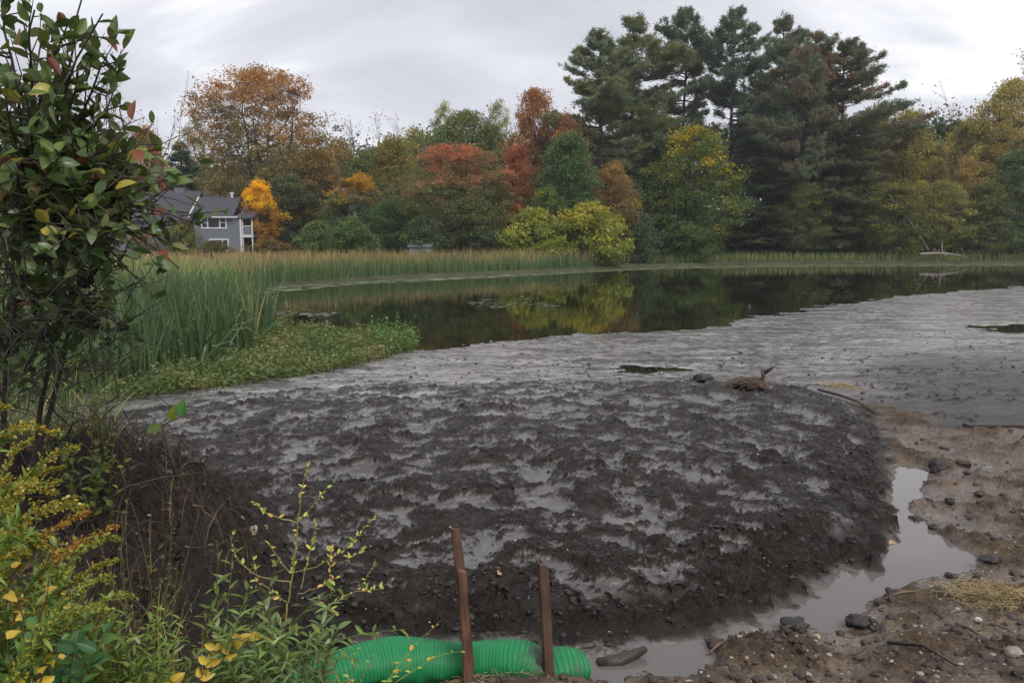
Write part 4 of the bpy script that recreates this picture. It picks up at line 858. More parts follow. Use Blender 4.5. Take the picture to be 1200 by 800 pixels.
crumbs('mud_crumbs', 2200, lambda r, c, g: dM[r, c] > 0.0 and bk[r, c] < 0.1 and Y[r, c] < 13 and g.uniform() < (0.15 + 1.1 * m_l[r, c]) * (0.3 + 0.7 * rim[r, c]), 0.008, 0.030, M_CLOD, 'crumbs of dark mud over the mud heap', 501, cat='mud crumbs')
crumbs('flat_crumbs', 1100, lambda r, c, g: dM[r, c] < 0.0 and dW[r, c] < -0.3 and dD[r, c] < 0 and 11 < Y[r, c] < 36 and bk[r, c] < 0.05 and g.uniform() < 0.2 + crumb[r, c] * 12, 0.015, 0.045, M_CLOD, 'small dark lumps over the flat silt', 502, cat='mud lumps')
crumbs('dirt_crumbs', 1500, lambda r, c, g: dD[r, c] > 0.0 and dM[r, c] < -0.05 and dP[r, c] < -0.02 and Y[r, c] < 12, 0.008, 0.045, M_DCLOD, 'crumbs of brown soil on the dirt', 503, cat='soil crumbs')
crumbs('pebbles', 520, lambda r, c, g: dD[r, c] > 0.0 and dM[r, c] < -0.05 and dP[r, c] < -0.04 and Y[r, c] < 9.5 and Y[r, c] > 3.6, 0.006, 0.022, M_STONE, 'pale pebbles strewn over the dirt', 504, cat='pebbles')
crumbs('shell_chips', 90, lambda r, c, g: dM[r, c] > 0.2 and bk[r, c] < 0.1 and Y[r, c] < 13, 0.006, 0.012, simple('pale_chip', (0.5, 0.47, 0.42), 0.5, 0.2), 'tiny pale chips dotted over the mud heap', 505, cat='chips')
def clod(px, py, w_, h_, label, mat=M_CLOD, nm='mud_clod', seed=0, zb=0.0, cat='clod'):
    g_ = G(px, py, zb); s = w_ / F * g_[1] / 2; V, T = clodmesh(seed + 20, 3, rough=0.5); V = V.copy(); V += 0.10 * np.stack([perlin(V[:, 0] * 6, V[:, 1] * 6 + V[:, 2] * 5, seed + k) for k in range(3)], 1)
    me = mkmesh(nm, V * [s, s * 0.9, h_ / F * g_[1] * 0.75], [T], True, {}, mat); return link(nm, me, loc=(g_[0], g_[1] + s * 0.3, near_z(g_[0], g_[1]) + 0.02 + (0.08 if zb == 0.1 else 0)), label=label, cat=cat)
clod(1099, 554, 20, 20, 'upright dark clod at the top of the puddle', seed=1)
clod(1130, 551, 17, 9, 'dark clod right of the puddle head', seed=2)
clod(1076, 609, 18, 12, 'dark clod standing in the puddle near the mud rim', seed=3)
clod(1064, 572, 9, 8, 'little clod by the mud rim in the puddle head', seed=4)
clod(1113, 597, 10, 8, 'small clod on the spit inside the puddle', seed=5)
clod(1094, 620, 9, 8, 'small round clod at the puddle bend', seed=6)
clod(1006, 738, 30, 14, 'dark wet clod on the near lip of the puddle', seed=7)
clod(932, 744, 34, 12, 'long low clod beside the near lip of the puddle', seed=8)
clod(838, 758, 22, 12, 'brown stone-like clod at the corner of the near puddle', M_DCLOD, seed=9)
clod(1160, 668, 20, 7, 'flat dark clod right of the puddle end', seed=10)
clod(825, 449, 26, 12, 'dark rounded clod on the rear rim of the mud heap', seed=11, zb=0.1)
clod(1118, 680, 12, 6, 'small brown clod below the puddle end', M_DCLOD, seed=12)
clod(920, 752, 14, 8, 'small dark clod left of the pale pebble', seed=13)
clod(1150, 590, 16, 7, 'low brown clod on the dirt right of the puddle', M_DCLOD, seed=14)
clod(957, 756, 9, 7, 'pale yellowish pebble on the near lip of the puddle', simple('pale_stone', (0.45, 0.36, 0.22), 0.5, 0.2), 'pebble', 15, cat='pebble')
clod(298, 652, 13, 12, 'round cream stone at the foot of the spindly bush', simple('cream_stone', (0.42, 0.35, 0.24), 0.6, 0.2), 'stone', 16, zb=0.25, cat='stone')
clod(284, 658, 9, 7, 'small grey-cream stone left of the round cream one', simple('grey_stone', (0.26, 0.22, 0.17), 0.6, 0.2), 'stone', 17, zb=0.25, cat='stone')
clod(1188, 795, 22, 12, 'pale stone at the bottom right corner', M_STONE, 'stone', 18, cat='stone')
clod(1146, 740, 10, 6, 'small white pebble on the dirt under the straw', simple('white_stone', (0.5, 0.45, 0.4), 0.5, 0.1), 'pebble', 19, cat='pebble')
# wood slab half sunk in the near puddle
def stick(nm, pts, r, mat, label, n=6, cat='stick'):
    m = MB(); m.tube(pts, r, n); return link(nm, m.mesh(nm, mat, True), label=label, cat=cat)
M_STK = simple('wet_stick', (0.045, 0.033, 0.025), 0.5, 0.3, 12, 0.4, 50)
M_STK2 = simple('dry_stick', (0.16, 0.115, 0.075), 0.7, 0.3, 12, 0.4, 50)
def gl(px, py, dz=0.02):
    p_ = G(px, py, 0.04); return np.array([p_[0], p_[1], near_z(p_[0], p_[1]) + dz])
stick('wood_slab', [gl(700, 770, .03), gl(725, 768, .06), gl(757, 761, .07)], [0.035, 0.05, 0.02], M_STK, 'dark sunken wood slab in the near puddle beside the green sock', cat='wood')
for (a, b, c, r, mt, lb) in [((820, 762), (842, 756), (884, 748), 0.010, M_STK2, 'pale brown stick at the near puddle corner'), ((1090, 628), (1096, 622), (1102, 618), 0.008, M_STK, 'short stick poking from the puddle bend'),
    ((1036, 706), (1054, 704), (1074, 703), 0.009, M_STK2, 'thin pale stick across the dirt below the puddle'), ((1120, 735), (1136, 745), (1152, 758), 0.008, M_STK, 'slender stick running down the dirt left of the straw'), ((1040, 760), (1080, 776), (1120, 796), 0.012, M_STK, 'long dark twig low on the dirt'),
    ((1160, 740), (1180, 748), (1196, 758), 0.007, M_STK2, 'thin twig under the straw patch'), ((1172, 634), (1182, 646), (1196, 650), 0.009, M_STK, 'crooked twig at the right edge above the straw'), ((905, 745), (930, 737), (958, 735), 0.007, M_STK2, 'thin twig along the near puddle lip')]:
    stick('stick', [gl(*a), gl(*b, .03), gl(*c)], [r, r, r * 0.6], mt, lb)
m = MB(); p0 = G(1128, 500, .05); p1 = G(1300, 503, .05); m.box((p0 + p1) / 2 + [0, 0, .02], (np.linalg.norm(p1 - p0), 0.15, 0.08)); link('plank', m.mesh('plank', M_STK), label='dark plank lying across the dirt at the right edge', cat='plank')
stick('branch', [G(958, 456, .18), G(985, 463, .12), G(1005, 470, .10), G(1040, 492, .06), G(1075, 494, .06)], [0.02, 0.022, 0.02, 0.02, 0.01], M_STK, 'long dark branch draped over the rear right rim of the heap')
# root clump on the rear rim
p = G(880, 449, 0.30); p[2] = near_z(p[0], p[1]) + 0.03; RC = link('root_clump', None, loc=p, label='brown grassy root clump with an upright stub on the rear rim of the heap', cat='root clump')
V, T = clodmesh(44, 3, rough=0.6); link('sod', mkmesh('sod', V * [0.24, 0.18, 0.12], [T], True, {}, simple('root_sod', (0.050, 0.030, 0.019), 0.9, 0.4, 10, 0.8, 40)), RC)
m = MB(); rng = np.random.default_rng(9)
m.tube([(0.16, 0, 0.0), (0.19, 0, 0.12), (0.18, 0, 0.24)], [0.035, 0.03, 0.025], 6)
for k in range(5): m.tube([(0.18, 0, 0.12 + 0.02 * k), (0.25 + .03 * k, 0.02, 0.17 + 0.03 * k), (0.30 + .03 * k, 0, 0.20 + 0.03 * k)], [0.010, 0.008, 0.004], 4)
link('stub', m.mesh('stub', M_STK, True), RC)
m = MB()
for k in range(120):
    a = rng.uniform(0, 6.28); s = np.array([math.cos(a) * .25, math.sin(a) * .18, 0.06]) * rng.uniform(.3, 1); e = s + rng.normal(0, .13, 3) * [1.4, 1, .5]; m.tube([s, (s + e) / 2 + [0, 0, .03], e], 0.004, 3, cap=False)
link('roots', m.mesh('roots', M_STK2), RC, kind='stuff')
# straw heaps
M_STRAW = simple('straw', (0.33, 0.25, 0.125), 0.7, 0.3, 6)
def straw(name, cx, cy, rx, ry, n, label, seed, L_=0.07, mat=M_STRAW, h=0.03):
    rng = np.random.default_rng(seed); c = G(cx, cy); mb = MB(); q = rng.normal(0, 0.45, (n, 2)) * [rx, ry] + c[:2]
    zb = np.array([near_z(a, b) for a, b in q]) + rng.uniform(0.004, h, n); a = rng.uniform(0, 6.28, n); d = np.stack([np.cos(a), np.sin(a), rng.normal(0, 0.15, n)], 1) * (L_ * rng.uniform(0.5, 1.4, n))[:, None]
    b = np.concatenate([q, zb[:, None]], 1); blades(mb, b, b + d, np.full(n, 0.004), None, 1, None, rng=rng, prof=lambda t: np.array([1, .7])); return link(name, mb.mesh(name, mat), kind='stuff', label=label, cat='straw')
straw('straw', 1162, 708, 0.32, 0.28, 3000, 'golden straw patch on the dirt at the right', 1)
straw('straw', 545, 797, 0.5, 0.25, 3000, 'tan straw mulch at the foot of the two crossed stakes', 2, 0.06)
straw('straw', 1050, 492, 0.45, 0.9, 900, 'brown dead grass along the right rear rim of the heap', 3, 0.12, M_STK2, 0.06)
straw('straw', 985, 456, 0.35, 0.5, 500, 'tan dead grass on the rear rim beside the root clump', 4, 0.12, M_STRAW, 0.06)

# ============================================================ green sock and stakes
def sockmat():
    m, nt = newmat('green_mesh_sock'); L = nt.links.new; b = nd(nt, 'ShaderNodeBsdfPrincipled', Roughness=0.62)
    at = nd(nt, 'ShaderNodeAttribute', attribute_name='var'); s = nd(nt, 'ShaderNodeSeparateXYZ'); L(at.outputs['Vector'], s.inputs[0]); tc = nd(nt, 'ShaderNodeTexCoord')
    n = nd(nt, 'ShaderNodeTexNoise', Scale=9.0, Detail=7.0, Roughness=0.65); L(tc.outputs['Object'], n.inputs['Vector'])
    c = nd(nt, 'ShaderNodeMixRGB'); c.inputs[1].default_value = (0.0, 0.105, 0.032, 1); c.inputs[2].default_value = (0.008, 0.23, 0.070, 1); L(s.outputs[1], c.inputs[0])
    d = nd(nt, 'ShaderNodeMixRGB'); L(c.outputs[0], d.inputs[1]); d.inputs[2].default_value = (0.050, 0.045, 0.038, 1)
    L(mth(nt, 'MULTIPLY', mth(nt, 'SUBTRACT', mth(nt, 'ADD', n.outputs[0], s.outputs[0]), 0.58), 3.0, True), d.inputs[0]); L(d.outputs[0], b.inputs[0])
    # fine knit across the ribs
    mp = nd(nt, 'ShaderNodeMapping'); L(at.outputs['Vector'], mp.inputs[0])
    w_ = nd(nt, 'ShaderNodeTexNoise', Scale=160.0); L(tc.outputs['Object'], w_.inputs['Vector']); bp = nd(nt, 'ShaderNodeBump', Strength=0.4, Distance=0.004); L(w_.outputs[0], bp.inputs['Height']); L(bp.outputs[0], b.inputs['Normal'])
    out(nt, b.outputs[0]); return m
ctrl = [(330, 812, .10), (378, 802, .115), (410, 794, .125), (450, 784, .13), (500, 776, .135), (560, 779, .128), (610, 784, .125), (650, 787, .12), (672, 787, .11), (684, 787, .09)]
cp = np.array([np.append(G(a, b - 6, r)[:2], r * 0.8 + 0.03) for a, b, r in ctrl]); cr2 = np.array([c[2] for c in ctrl])
tt = np.linspace(0, len(ctrl) - 1, 420); 
def smooth_i(v):
    y_ = np.interp(tt, np.arange(len(v)), v); k = np.ones(41) / 41; yp = np.concatenate([np.full(20, y_[0]), y_, np.full(20, y_[-1])]); return np.convolve(yp, k, 'valid')
path = np.stack([smooth_i(cp[:, k]) for k in range(3)], 1); rad = smooth_i(cr2); path[:, 2] += 0.02 * np.sin(path[:, 0] * 6.5 + 1) - 0.05 * np.exp(-((path[:, 0] - 0.19) / .09) ** 2)
sN = np.linspace(0, 1, 420); rad = rad * np.clip((1 - sN) / 0.05, 0.05, 1) ** 0.45
arc = np.concatenate([[0], np.cumsum(np.linalg.norm(np.diff(path, axis=0), axis=1))]); rib = np.abs(np.sin((arc + 0.012 * perlin(arc * 9, arc * 0, 5)) * math.pi / 0.021)) ** 0.6
tan = np.gradient(path, axis=0); tan /= np.linalg.norm(tan, axis=1)[:, None]; uu = np.cross(tan, [0, 0, 1]); uu /= np.linalg.norm(uu, axis=1)[:, None]; vv = np.cross(uu, tan)
nA = 40; aa = np.arange(nA) * 2 * np.pi / nA; RR = rad[:, None] * (1 + 0.16 * perlin(arc[:, None] * 3.5 + 0 * aa, np.cos(aa[None]) + 0 * arc[:, None], 3) + 0.05 * perlin(arc[:, None] * 11 + 0 * aa, np.sin(aa[None]) * 2 + 0 * arc[:, None], 4)) + 0.003 * rib[:, None]
sv_ = (np.cos(aa) * 1.12)[None, :, None] * uu[:, None] * RR[..., None] + (np.sin(aa) * 0.88)[None, :, None] * vv[:, None] * RR[..., None]
V = (path[:, None] + sv_); A = np.zeros((420, nA, 3)); px_s = 600 + V[..., 0] / V[..., 1] * F
A[..., 1] = rib[:, None]; A[..., 0] = 0.42 * np.exp(-((px_s - 637) / 14.0) ** 2) + 0.30 * sst(0.10, 0.0, V[..., 2]) + 0.12 * sst(655, 690, px_s)
i = (np.arange(419)[:, None] * nA); j = np.arange(nA)[None]; k = (j + 1) % nA
me = mkmesh('silt_sock', V.reshape(-1, 3), [np.stack([i + j, i + k, i + nA + k, i + nA + j], -1).reshape(-1, 4)], True, {'var': A.reshape(-1, 3)}, sockmat())
link('silt_sock', me, label='green ribbed mesh erosion sock lying behind the wooden stakes', cat='erosion sock')
# mud slumped over the sock by the right stake
V, T = clodmesh(61, 4, rough=0.4); p = G(632, 778, .1); V = V + 0.12 * np.stack([perlin(V[:, 0] * 5, V[:, 1] * 5 + V[:, 2] * 4, q) for q in (1, 2, 3)], 1)
link('mud_slump', mkmesh('mud_slump', V * [0.085, 0.13, 0.13], [T], True, {'var': np.tile([0.35, 0, 0], (len(V), 1))}, M_MUD), loc=(p[0], p[1] - 0.03, 0.12), label='lump of wet mud slumped over the green sock behind the right stake', cat='mud lump')

def stakemat():
    m, nt = newmat('stake_wood'); L = nt.links.new; b = nd(nt, 'ShaderNodeBsdfPrincipled', Roughness=0.6); tc = nd(nt, 'ShaderNodeTexCoord'); mp = nd(nt, 'ShaderNodeMapping'); L(tc.outputs['Object'], mp.inputs[0]); mp.inputs['Scale'].default_value = (40, 40, 2.5)
    n = nd(nt, 'ShaderNodeTexNoise', Scale=1.6, Detail=6.0, Roughness=0.6); L(mp.outputs[0], n.inputs['Vector']); oi = nd(nt, 'ShaderNodeObjectInfo')
    r = nd(nt, 'ShaderNodeValToRGB'); L(n.outputs[0], r.inputs[0]); r.color_ramp.elements[0].position = .3; r.color_ramp.elements[1].position = .75; r.color_ramp.elements[0].color = (0.35, 0.32, 0.3, 1); r.color_ramp.elements[1].color = (1.3, 1.2, 1.1, 1)
    mu = nd(nt, 'ShaderNodeMixRGB', blend_type='MULTIPLY'); mu.inputs[0].default_value = 1; L(oi.outputs['Color'], mu.inputs[1]); L(r.outputs[0], mu.inputs[2])
    n2 = nd(nt, 'ShaderNodeTexNoise', Scale=5.0, Detail=4.0); L(tc.outputs['Object'], n2.inputs['Vector']); sm = nd(nt, 'ShaderNodeMixRGB'); L(mth(nt, 'MULTIPLY', mth(nt, 'SUBTRACT', n2.outputs[0], 0.48), 5.0, True), sm.inputs[0]); L(mu.outputs[0], sm.inputs[1]); sm.inputs[2].default_value = (0.05, 0.03, 0.022, 1)
    L(sm.outputs[0], b.inputs[0]); bp = nd(nt, 'ShaderNodeBump', Strength=0.5, Distance=0.004); L(n.outputs[0], bp.inputs['Height']); L(bp.outputs[0], b.inputs['Normal']); out(nt, b.outputs[0]); return m
M_STAKE = stakemat()
def stake(top, bot, D, wpx, label, col, seed, yaw=0.5):
    a = P(*top, D[0]); b = P(*bot, D[1]); rng = np.random.default_rng(seed); n = 14; t = np.linspace(0, 1, n); w_ = wpx / F * D[0] / 2
    ax = (a - b) / np.linalg.norm(a - b); u = np.array([math.cos(yaw), math.sin(yaw), 0]); u -= ax * (u @ ax); u /= np.linalg.norm(u); v = np.cross(ax, u)
    c8 = np.array([(-1, -.75), (-.82, -1), (.82, -1), (1, -.75), (1, .75), (.82, 1), (-.82, 1), (-1, .75)]) * [0.5, 0.4] * 1.45
    V = []
    Lh = np.linalg.norm(a - b)
    for q in t:
        c = np.array([0, 0, q * Lh]); wv = 1 + rng.normal(0, 0.03) - (0.06 if q > 0.97 else 0)
        for x, y in c8: V.append(c + np.array([x * wv * w_ * 2 / 1.25 + rng.normal(0, .0008), y * w_ * 2 / 1.25 + rng.normal(0, .0008), (rng.normal(0, .004) - .01 * x if q == 1 else 0)]))
    V = np.array(V); i = (np.arange(n - 1)[:, None] * 8); j = np.arange(8)[None]; k = (j + 1) % 8
    Q = np.stack([i + j, i + k, i + 8 + k, i + 8 + j], -1).reshape(-1, 4)
    V = np.vstack([V, V[-8:].mean(0) + [0, 0, .003]]); T = [[len(V) - 1, (n - 1) * 8 + s, (n - 1) * 8 + (s + 1) % 8] for s in range(8)]
    me = mkmesh('wooden_stake', V, [Q, T], False, {}, M_STAKE); o = link('wooden_stake', me, label=label, cat='stake', group='wooden stakes at the green sock')
    M = Matrix(np.column_stack([u, v, ax]).tolist()).to_4x4(); M.translation = Vector(b); o.matrix_world = M; o.color = (*col, 1); return o
stake((534, 619), (556, 830), (4.42, 4.37), 9.5, 'taller stake behind, leaning over the green sock', (0.15, 0.085, 0.056), 1, 0.25)
stake((542, 668), (550, 842), (4.32, 4.29), 9, 'shorter orange-brown stake in front, crossing the taller one', (0.20, 0.105, 0.065), 2, 0.1)
stake((636, 661), (643, 792), (4.40, 4.34), 10.5, 'separate right-hand stake beside the end of the green sock', (0.12, 0.070, 0.048), 3, 0.35)

# ============================================================ near plants
def leafmesh(name, L_=1.0, W=0.5, fold=0.18, curl=0.15, seg=6, shape=None, mat=M_LEAFN, rag=0.0, seed=0, ck=0.5):
    rng = np.random.default_rng(seed); t = np.linspace(0, 1, seg + 1); wd = (np.sin(np.pi * t ** 0.85) ** 0.8 if shape is None else shape(t)) * W / 2; wd[0] = 0.01; wd[-1] = 0.004
    V = []
    for i, q in enumerate(t):
        zc = -curl * q * q; w_ = wd[i]; r1, r2 = 1 + rag * rng.normal(), 1 + rag * rng.normal()
        V += [(-w_ * r1, q * L_, zc + fold * w_), (-w_ * .5, q * L_, zc + fold * w_ * .38), (0, q * L_, zc), (w_ * .5, q * L_, zc + fold * w_ * .38), (w_ * r2, q * L_, zc + fold * w_)]
    Q = [[i * 5 + j, i * 5 + j + 1, i * 5 + 6 + j, i * 5 + 5 + j] for i in range(seg) for j in range(4)]
    return mkmesh(name, V, [Q], True, {'var': np.tile([ck, 0.5, 0.5], (len(V), 1))}, mat)
LEAF_SHRUB = [leafmesh('leaf', 1, 0.56, f, c, seed=k) for k, (f, c) in enumerate([(0.5, 0.10), (0.35, 0.25), (0.6, 0.02), (0.2, 0.35)])]
LEAF_LAN = [leafmesh('leaf', 1, 0.22, 0.4, c, seed=k) for k, c in enumerate([0.1, 0.3, 0.5])]
LEAF_SML = [leafmesh('leaf', 1, 0.5, 0.4, c, 4, seed=k) for k, c in enumerate([0.05, 0.3])]
LEAF_RAG = [leafmesh('leaf', 1, 0.75, 0.5, c, 7, rag=0.14, seed=k + 5) for k, c in enumerate([0.2, 0.5])]
def orient(d, up, roll=0.0):
    y_ = Vector(d).normalized(); x_ = y_.cross(Vector(up)); 
    if x_.length < 1e-3: x_ = Vector((1, 0, 0))
    x_.normalize(); z_ = x_.cross(y_); M = Matrix((x_, y_, z_)).transposed(); return (M @ Matrix.Rotation(roll, 3, 'Y')).to_euler()
def put_leaf(par, origin, pos, d, size, lm, col, up=(0, 0, 1), roll=0.0, label=None, nm='leaf'):
    o = link(nm, lm, par, loc=np.array(pos) - origin, rot=orient(d, up, roll), scale=size, label=label)
    o.color = (*col, 1); o['tint'] = list(map(float, col)); o['turn'] = [9.0, 0.0, 0.0]; return o
def joined_leaves(par, name, recs, mat=M_LEAFN, seg=2, origin=None, aspect=0.5):
    """recs: (pos, dir, size, ck)"""
    rng = np.random.default_rng(len(recs)); mb = MB(); pos = np.array([r[0] for r in recs]); d = np.array([r[1] for r in recs], float); d /= np.linalg.norm(d, axis=1)[:, None]; sz = np.array([r[2] for r in recs]); ck = np.array([r[3] for r in recs])
    if origin is not None: pos = pos - origin
    n = len(pos); bend = np.stack([0 * sz, 0 * sz, sz * 0.06], 1)
    blades(mb, pos, pos + d * sz[:, None], sz * aspect, bend, 4, np.stack([ck, rng.uniform(0, 1, n), rng.uniform(0, 1, n)], 1), rng=rng, face=rng.normal(0, .7, (n, 3)) + [0, 0, 1], prof=lambda t: np.sin(np.pi * np.clip(t * .94 + .05, 0, 1) ** .9) ** .8)
    return link(name, mb.mesh(name, mat), par, kind='stuff')

# ---- big leafy shrub at the left
def big_shrub():
    rng = np.random.default_rng(601); D0 = 4.6; base = np.array([-3.0, 4.5, 0.75]); org = base
    S_ = link('leafy_shrub', None, loc=base, label='large leafy shrub with dark seed heads filling the left side', cat='shrub')
    sm = MB(); tips = []; segs = []
    # targets seen in the picture: limbs fan up and to the right
    tg = [(10, -40, 3.6), (35, 20, 3.4), (70, 30, 3.6), (110, 70, 3.7), (120, 30, 3.8), (135, 110, 3.9), (60, 90, 3.4), (20, 110, 3.5), (160, 160, 3.7), (150, 190, 3.8), (195, 170, 3.7), (215, 270, 3.7), (185, 205, 3.8), (110, 210, 3.5), (60, 190, 3.4), (10, 200, 3.3),
          (160, 260, 3.6), (175, 340, 3.6), (205, 235, 3.6), (190, 300, 3.6), (150, 230, 3.5), (170, 215, 3.5), (228, 262, 3.5), (200, 285, 3.5), (165, 380, 3.7), (222, 300, 3.6), (140, 60, 3.7), (100, 0, 3.5), (110, 290, 3.5), (50, 280, 3.4), (0, 300, 3.4), (90, 350, 3.8), (30, 370, 3.7), (60, 410, 4.0), (-60, 120, 3.6), (-60, 260, 3.6), (-40, 30, 3.5), (130, 320, 4.0), (-50, 380, 3.8), (90, 150, 3.9), (40, 150, 4.1), (130, 230, 4.1), (80, 250, 4.2), (20, 240, 4.2), (90, 100, 4.2), (0, 60, 4.1), (60, 60, 4.2), (100, 180, 4.3), (50, 330, 4.3), (0, 150, 4.4), (60, 360, 4.2), (10, 330, 4.1), (90, 400, 4.2), (-20, 420, 4.2), (40, 430, 4.3), (110, 380, 4.1), (140, 300, 4.2), (20, 290, 4.0), (80, 320, 4.1), (30, 200, 3.9), (90, 200, 3.9), (60, 130, 4.3), (0, 230, 4.5), (120, 160, 4.3), (140, 400, 4.0), (0, 460, 4.2), (70, 450, 4.3), (70, 300, 4.4), (110, 260, 4.4)]
    trunks = []
    for (px, py, D) in [(60, 380, 4.3), (20, 330, 4.3), (90, 400, 4.3), (-30, 340, 4.4), (40, 300, 4.0)]:
        e = P(px, py, D); n = 7; t = np.linspace(0, 1, n)[:, None]; s = base + rng.normal(0, 0.08, 3) * [1, 1, 0]
        pts = s * (1 - t) + e * t + np.cumsum(rng.normal(0, 0.02, (n, 3)), 0); sm.tube(pts, 0.020 - 0.009 * t[:, 0], 7, cap=False); trunks.append(pts)
    TP = np.vstack([q[3:] for q in trunks])
    for (px, py, D) in tg:
        e = P(px, py, D); w_ = np.linalg.norm(TP - e, axis=1) + rng.uniform(0, 0.2, len(TP)); s = TP[w_.argmin()]; n = 9; t = np.linspace(0, 1, n)[:, None]
        pts = s * (1 - t) + e * t + np.array([0, 0, 0.10]) * 4 * t * (1 - t) + np.cumsum(rng.normal(0, 0.018, (n, 3)), 0) * t; sm.tube(pts, 0.010 - 0.0065 * t[:, 0], 5, cap=False)
        segs.append(pts)
        for k in range(12):
            f = rng.uniform(0.25, 0.98); q = pts[int(f * 8)]; d = rng.normal(0, 1, 3) * [1, .6, .8] + (pts[-1] - pts[0]) * 0.6; d /= np.linalg.norm(d); l = rng.uniform(0.12, 0.32)
            p2 = [q, q + d * l * .5 + rng.normal(0, .012, 3), q + d * l + rng.normal(0, .02, 3) + [0, 0, .02]]; sm.tube(p2, [0.0035, 0.0028, 0.0015], 4, cap=False); segs.append(np.array(p2)); tips.append(p2[-1])
    for k in range(260):
        px_ = rng.uniform(-60, 150); py_ = rng.uniform(150, 480); D = rng.uniform(3.6, 4.7); q = P(px_, py_, D); d = rng.normal(0, 1, 3) + [0.3, 0, .4]; d /= np.linalg.norm(d); l = rng.uniform(.15, .5)
        sm.tube(q + d * l * np.linspace(0, 1, 6)[:, None] + np.cumsum(rng.normal(0, .012, (6, 3)), 0), np.linspace(.004, .0015, 6), 4, cap=False)
    link('stems', mkmesh_off(sm, org, M_TWIG), S_)
    recs = []
    for sg in segs:
        n = 5 if len(sg) > 4 else 4
        for k in range(n):
            f = rng.uniform(0.35, 1.0); i = f * (len(sg) - 1); a = int(min(i, len(sg) - 2)); q = sg[a] * (1 - (i - a)) + sg[a + 1] * (i - a)
            d = (sg[-1] - sg[0]); d /= np.linalg.norm(d); d = d * 0.5 + rng.normal(0, 0.7, 3) * [1, .7, .7] + [0, 0, 0.15]
            px_ = 600 + q[0] / q[1] * F; py_ = 282 - (q[2] - CAMZ) / q[1] * F
            pr = 0.85 if py_ < 330 else 0.75 if py_ < 400 else 0.4
            if px_ < 60: pr *= 0.75
            if rng.uniform() > pr: continue
            recs.append((q, d, rng.uniform(0.050, 0.100) * (1.0 if py_ < 230 else 0.9), rng.uniform()))
    print('shrub leaves', len(recs)); rng.shuffle(recs) if False else None
    recs.sort(key=lambda r: r[0][1] / r[2])
    cols = [(0.062, 0.092, 0.028), (0.052, 0.076, 0.026), (0.078, 0.105, 0.032), (0.066, 0.084, 0.034), (0.085, 0.105, 0.036)]
    for k, (q, d, s_, ck) in enumerate(recs[:298]):
        c = cols[k % 5]
        if ck > 0.94: c = (0.12, 0.055, 0.035)
        elif ck > 0.87: c = (0.19, 0.17, 0.045)
        elif ck > 0.82: c = (0.15, 0.11, 0.045)
        put_leaf(S_, org, q, d, s_, LEAF_SHRUB[k % 4], c, up=rng.normal(0, .5, 3) + [0, -0.25, 1], roll=rng.normal(0, .4))
    for k in range(1100):
        px_ = rng.uniform(-60, 150); py_ = rng.uniform(180, 475); D = rng.uniform(3.7, 4.7)
        if px_ > 60 + (480 - py_) * 0.45 + rng.normal(0, 14): continue
        recs.append((P(px_, py_, D), rng.normal(0, 1, 3), rng.uniform(0.035, 0.075), rng.uniform() * .8))
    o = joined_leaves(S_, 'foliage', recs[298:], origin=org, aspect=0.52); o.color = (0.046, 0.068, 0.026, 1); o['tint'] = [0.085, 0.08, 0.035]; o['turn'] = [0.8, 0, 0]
    # dark seed heads
    V, T = clodmesh(3, 2, rough=0.5); M_SEED = simple('dark_seed_head', (0.018, 0.012, 0.012), 0.8, 0.4, 30, 0.8, 60)
    mb = MB(); rr_ = np.random.default_rng(3)
    for k in range(60):
        v = rr_.normal(0, 1, 3); v /= np.linalg.norm(v); V1 = V[:12] if False else None
        mb.add(np.array([[0, 0, 1], [.9, 0, -.5], [-.45, .8, -.5], [-.45, -.8, -.5]]) * 0.22 + v * rr_.uniform(.4, 1), None, [[0, 1, 2], [0, 2, 3], [0, 3, 1], [1, 3, 2]])
    sme = mb.mesh('seed_head', M_SEED)
    spots = [(64, 250), (58, 262), (84, 280), (88, 300), (48, 318), (30, 322), (66, 335), (80, 362), (106, 356), (42, 352), (20, 388), (114, 380), (96, 372), (144, 382), (36, 300), (12, 410), (52, 392), (126, 400), (70, 318), (30, 250), (100, 330), (46, 370), (60, 226), (110, 316), (86, 340), (24, 350)]
    for k, (a, b) in enumerate(spots):
        p_ = P(a, b, 3.9 + rng.uniform(-.2, .3)); link('seed_head', sme, S_, loc=p_ - org, rot=rng.uniform(0, 6, 3), scale=rng.uniform(0.022, 0.04))
def mkmesh_off(mb, org, mat):
    mb.V = [v - org for v in mb.V]; return mb.mesh('stems', mat, True)
big_shrub()

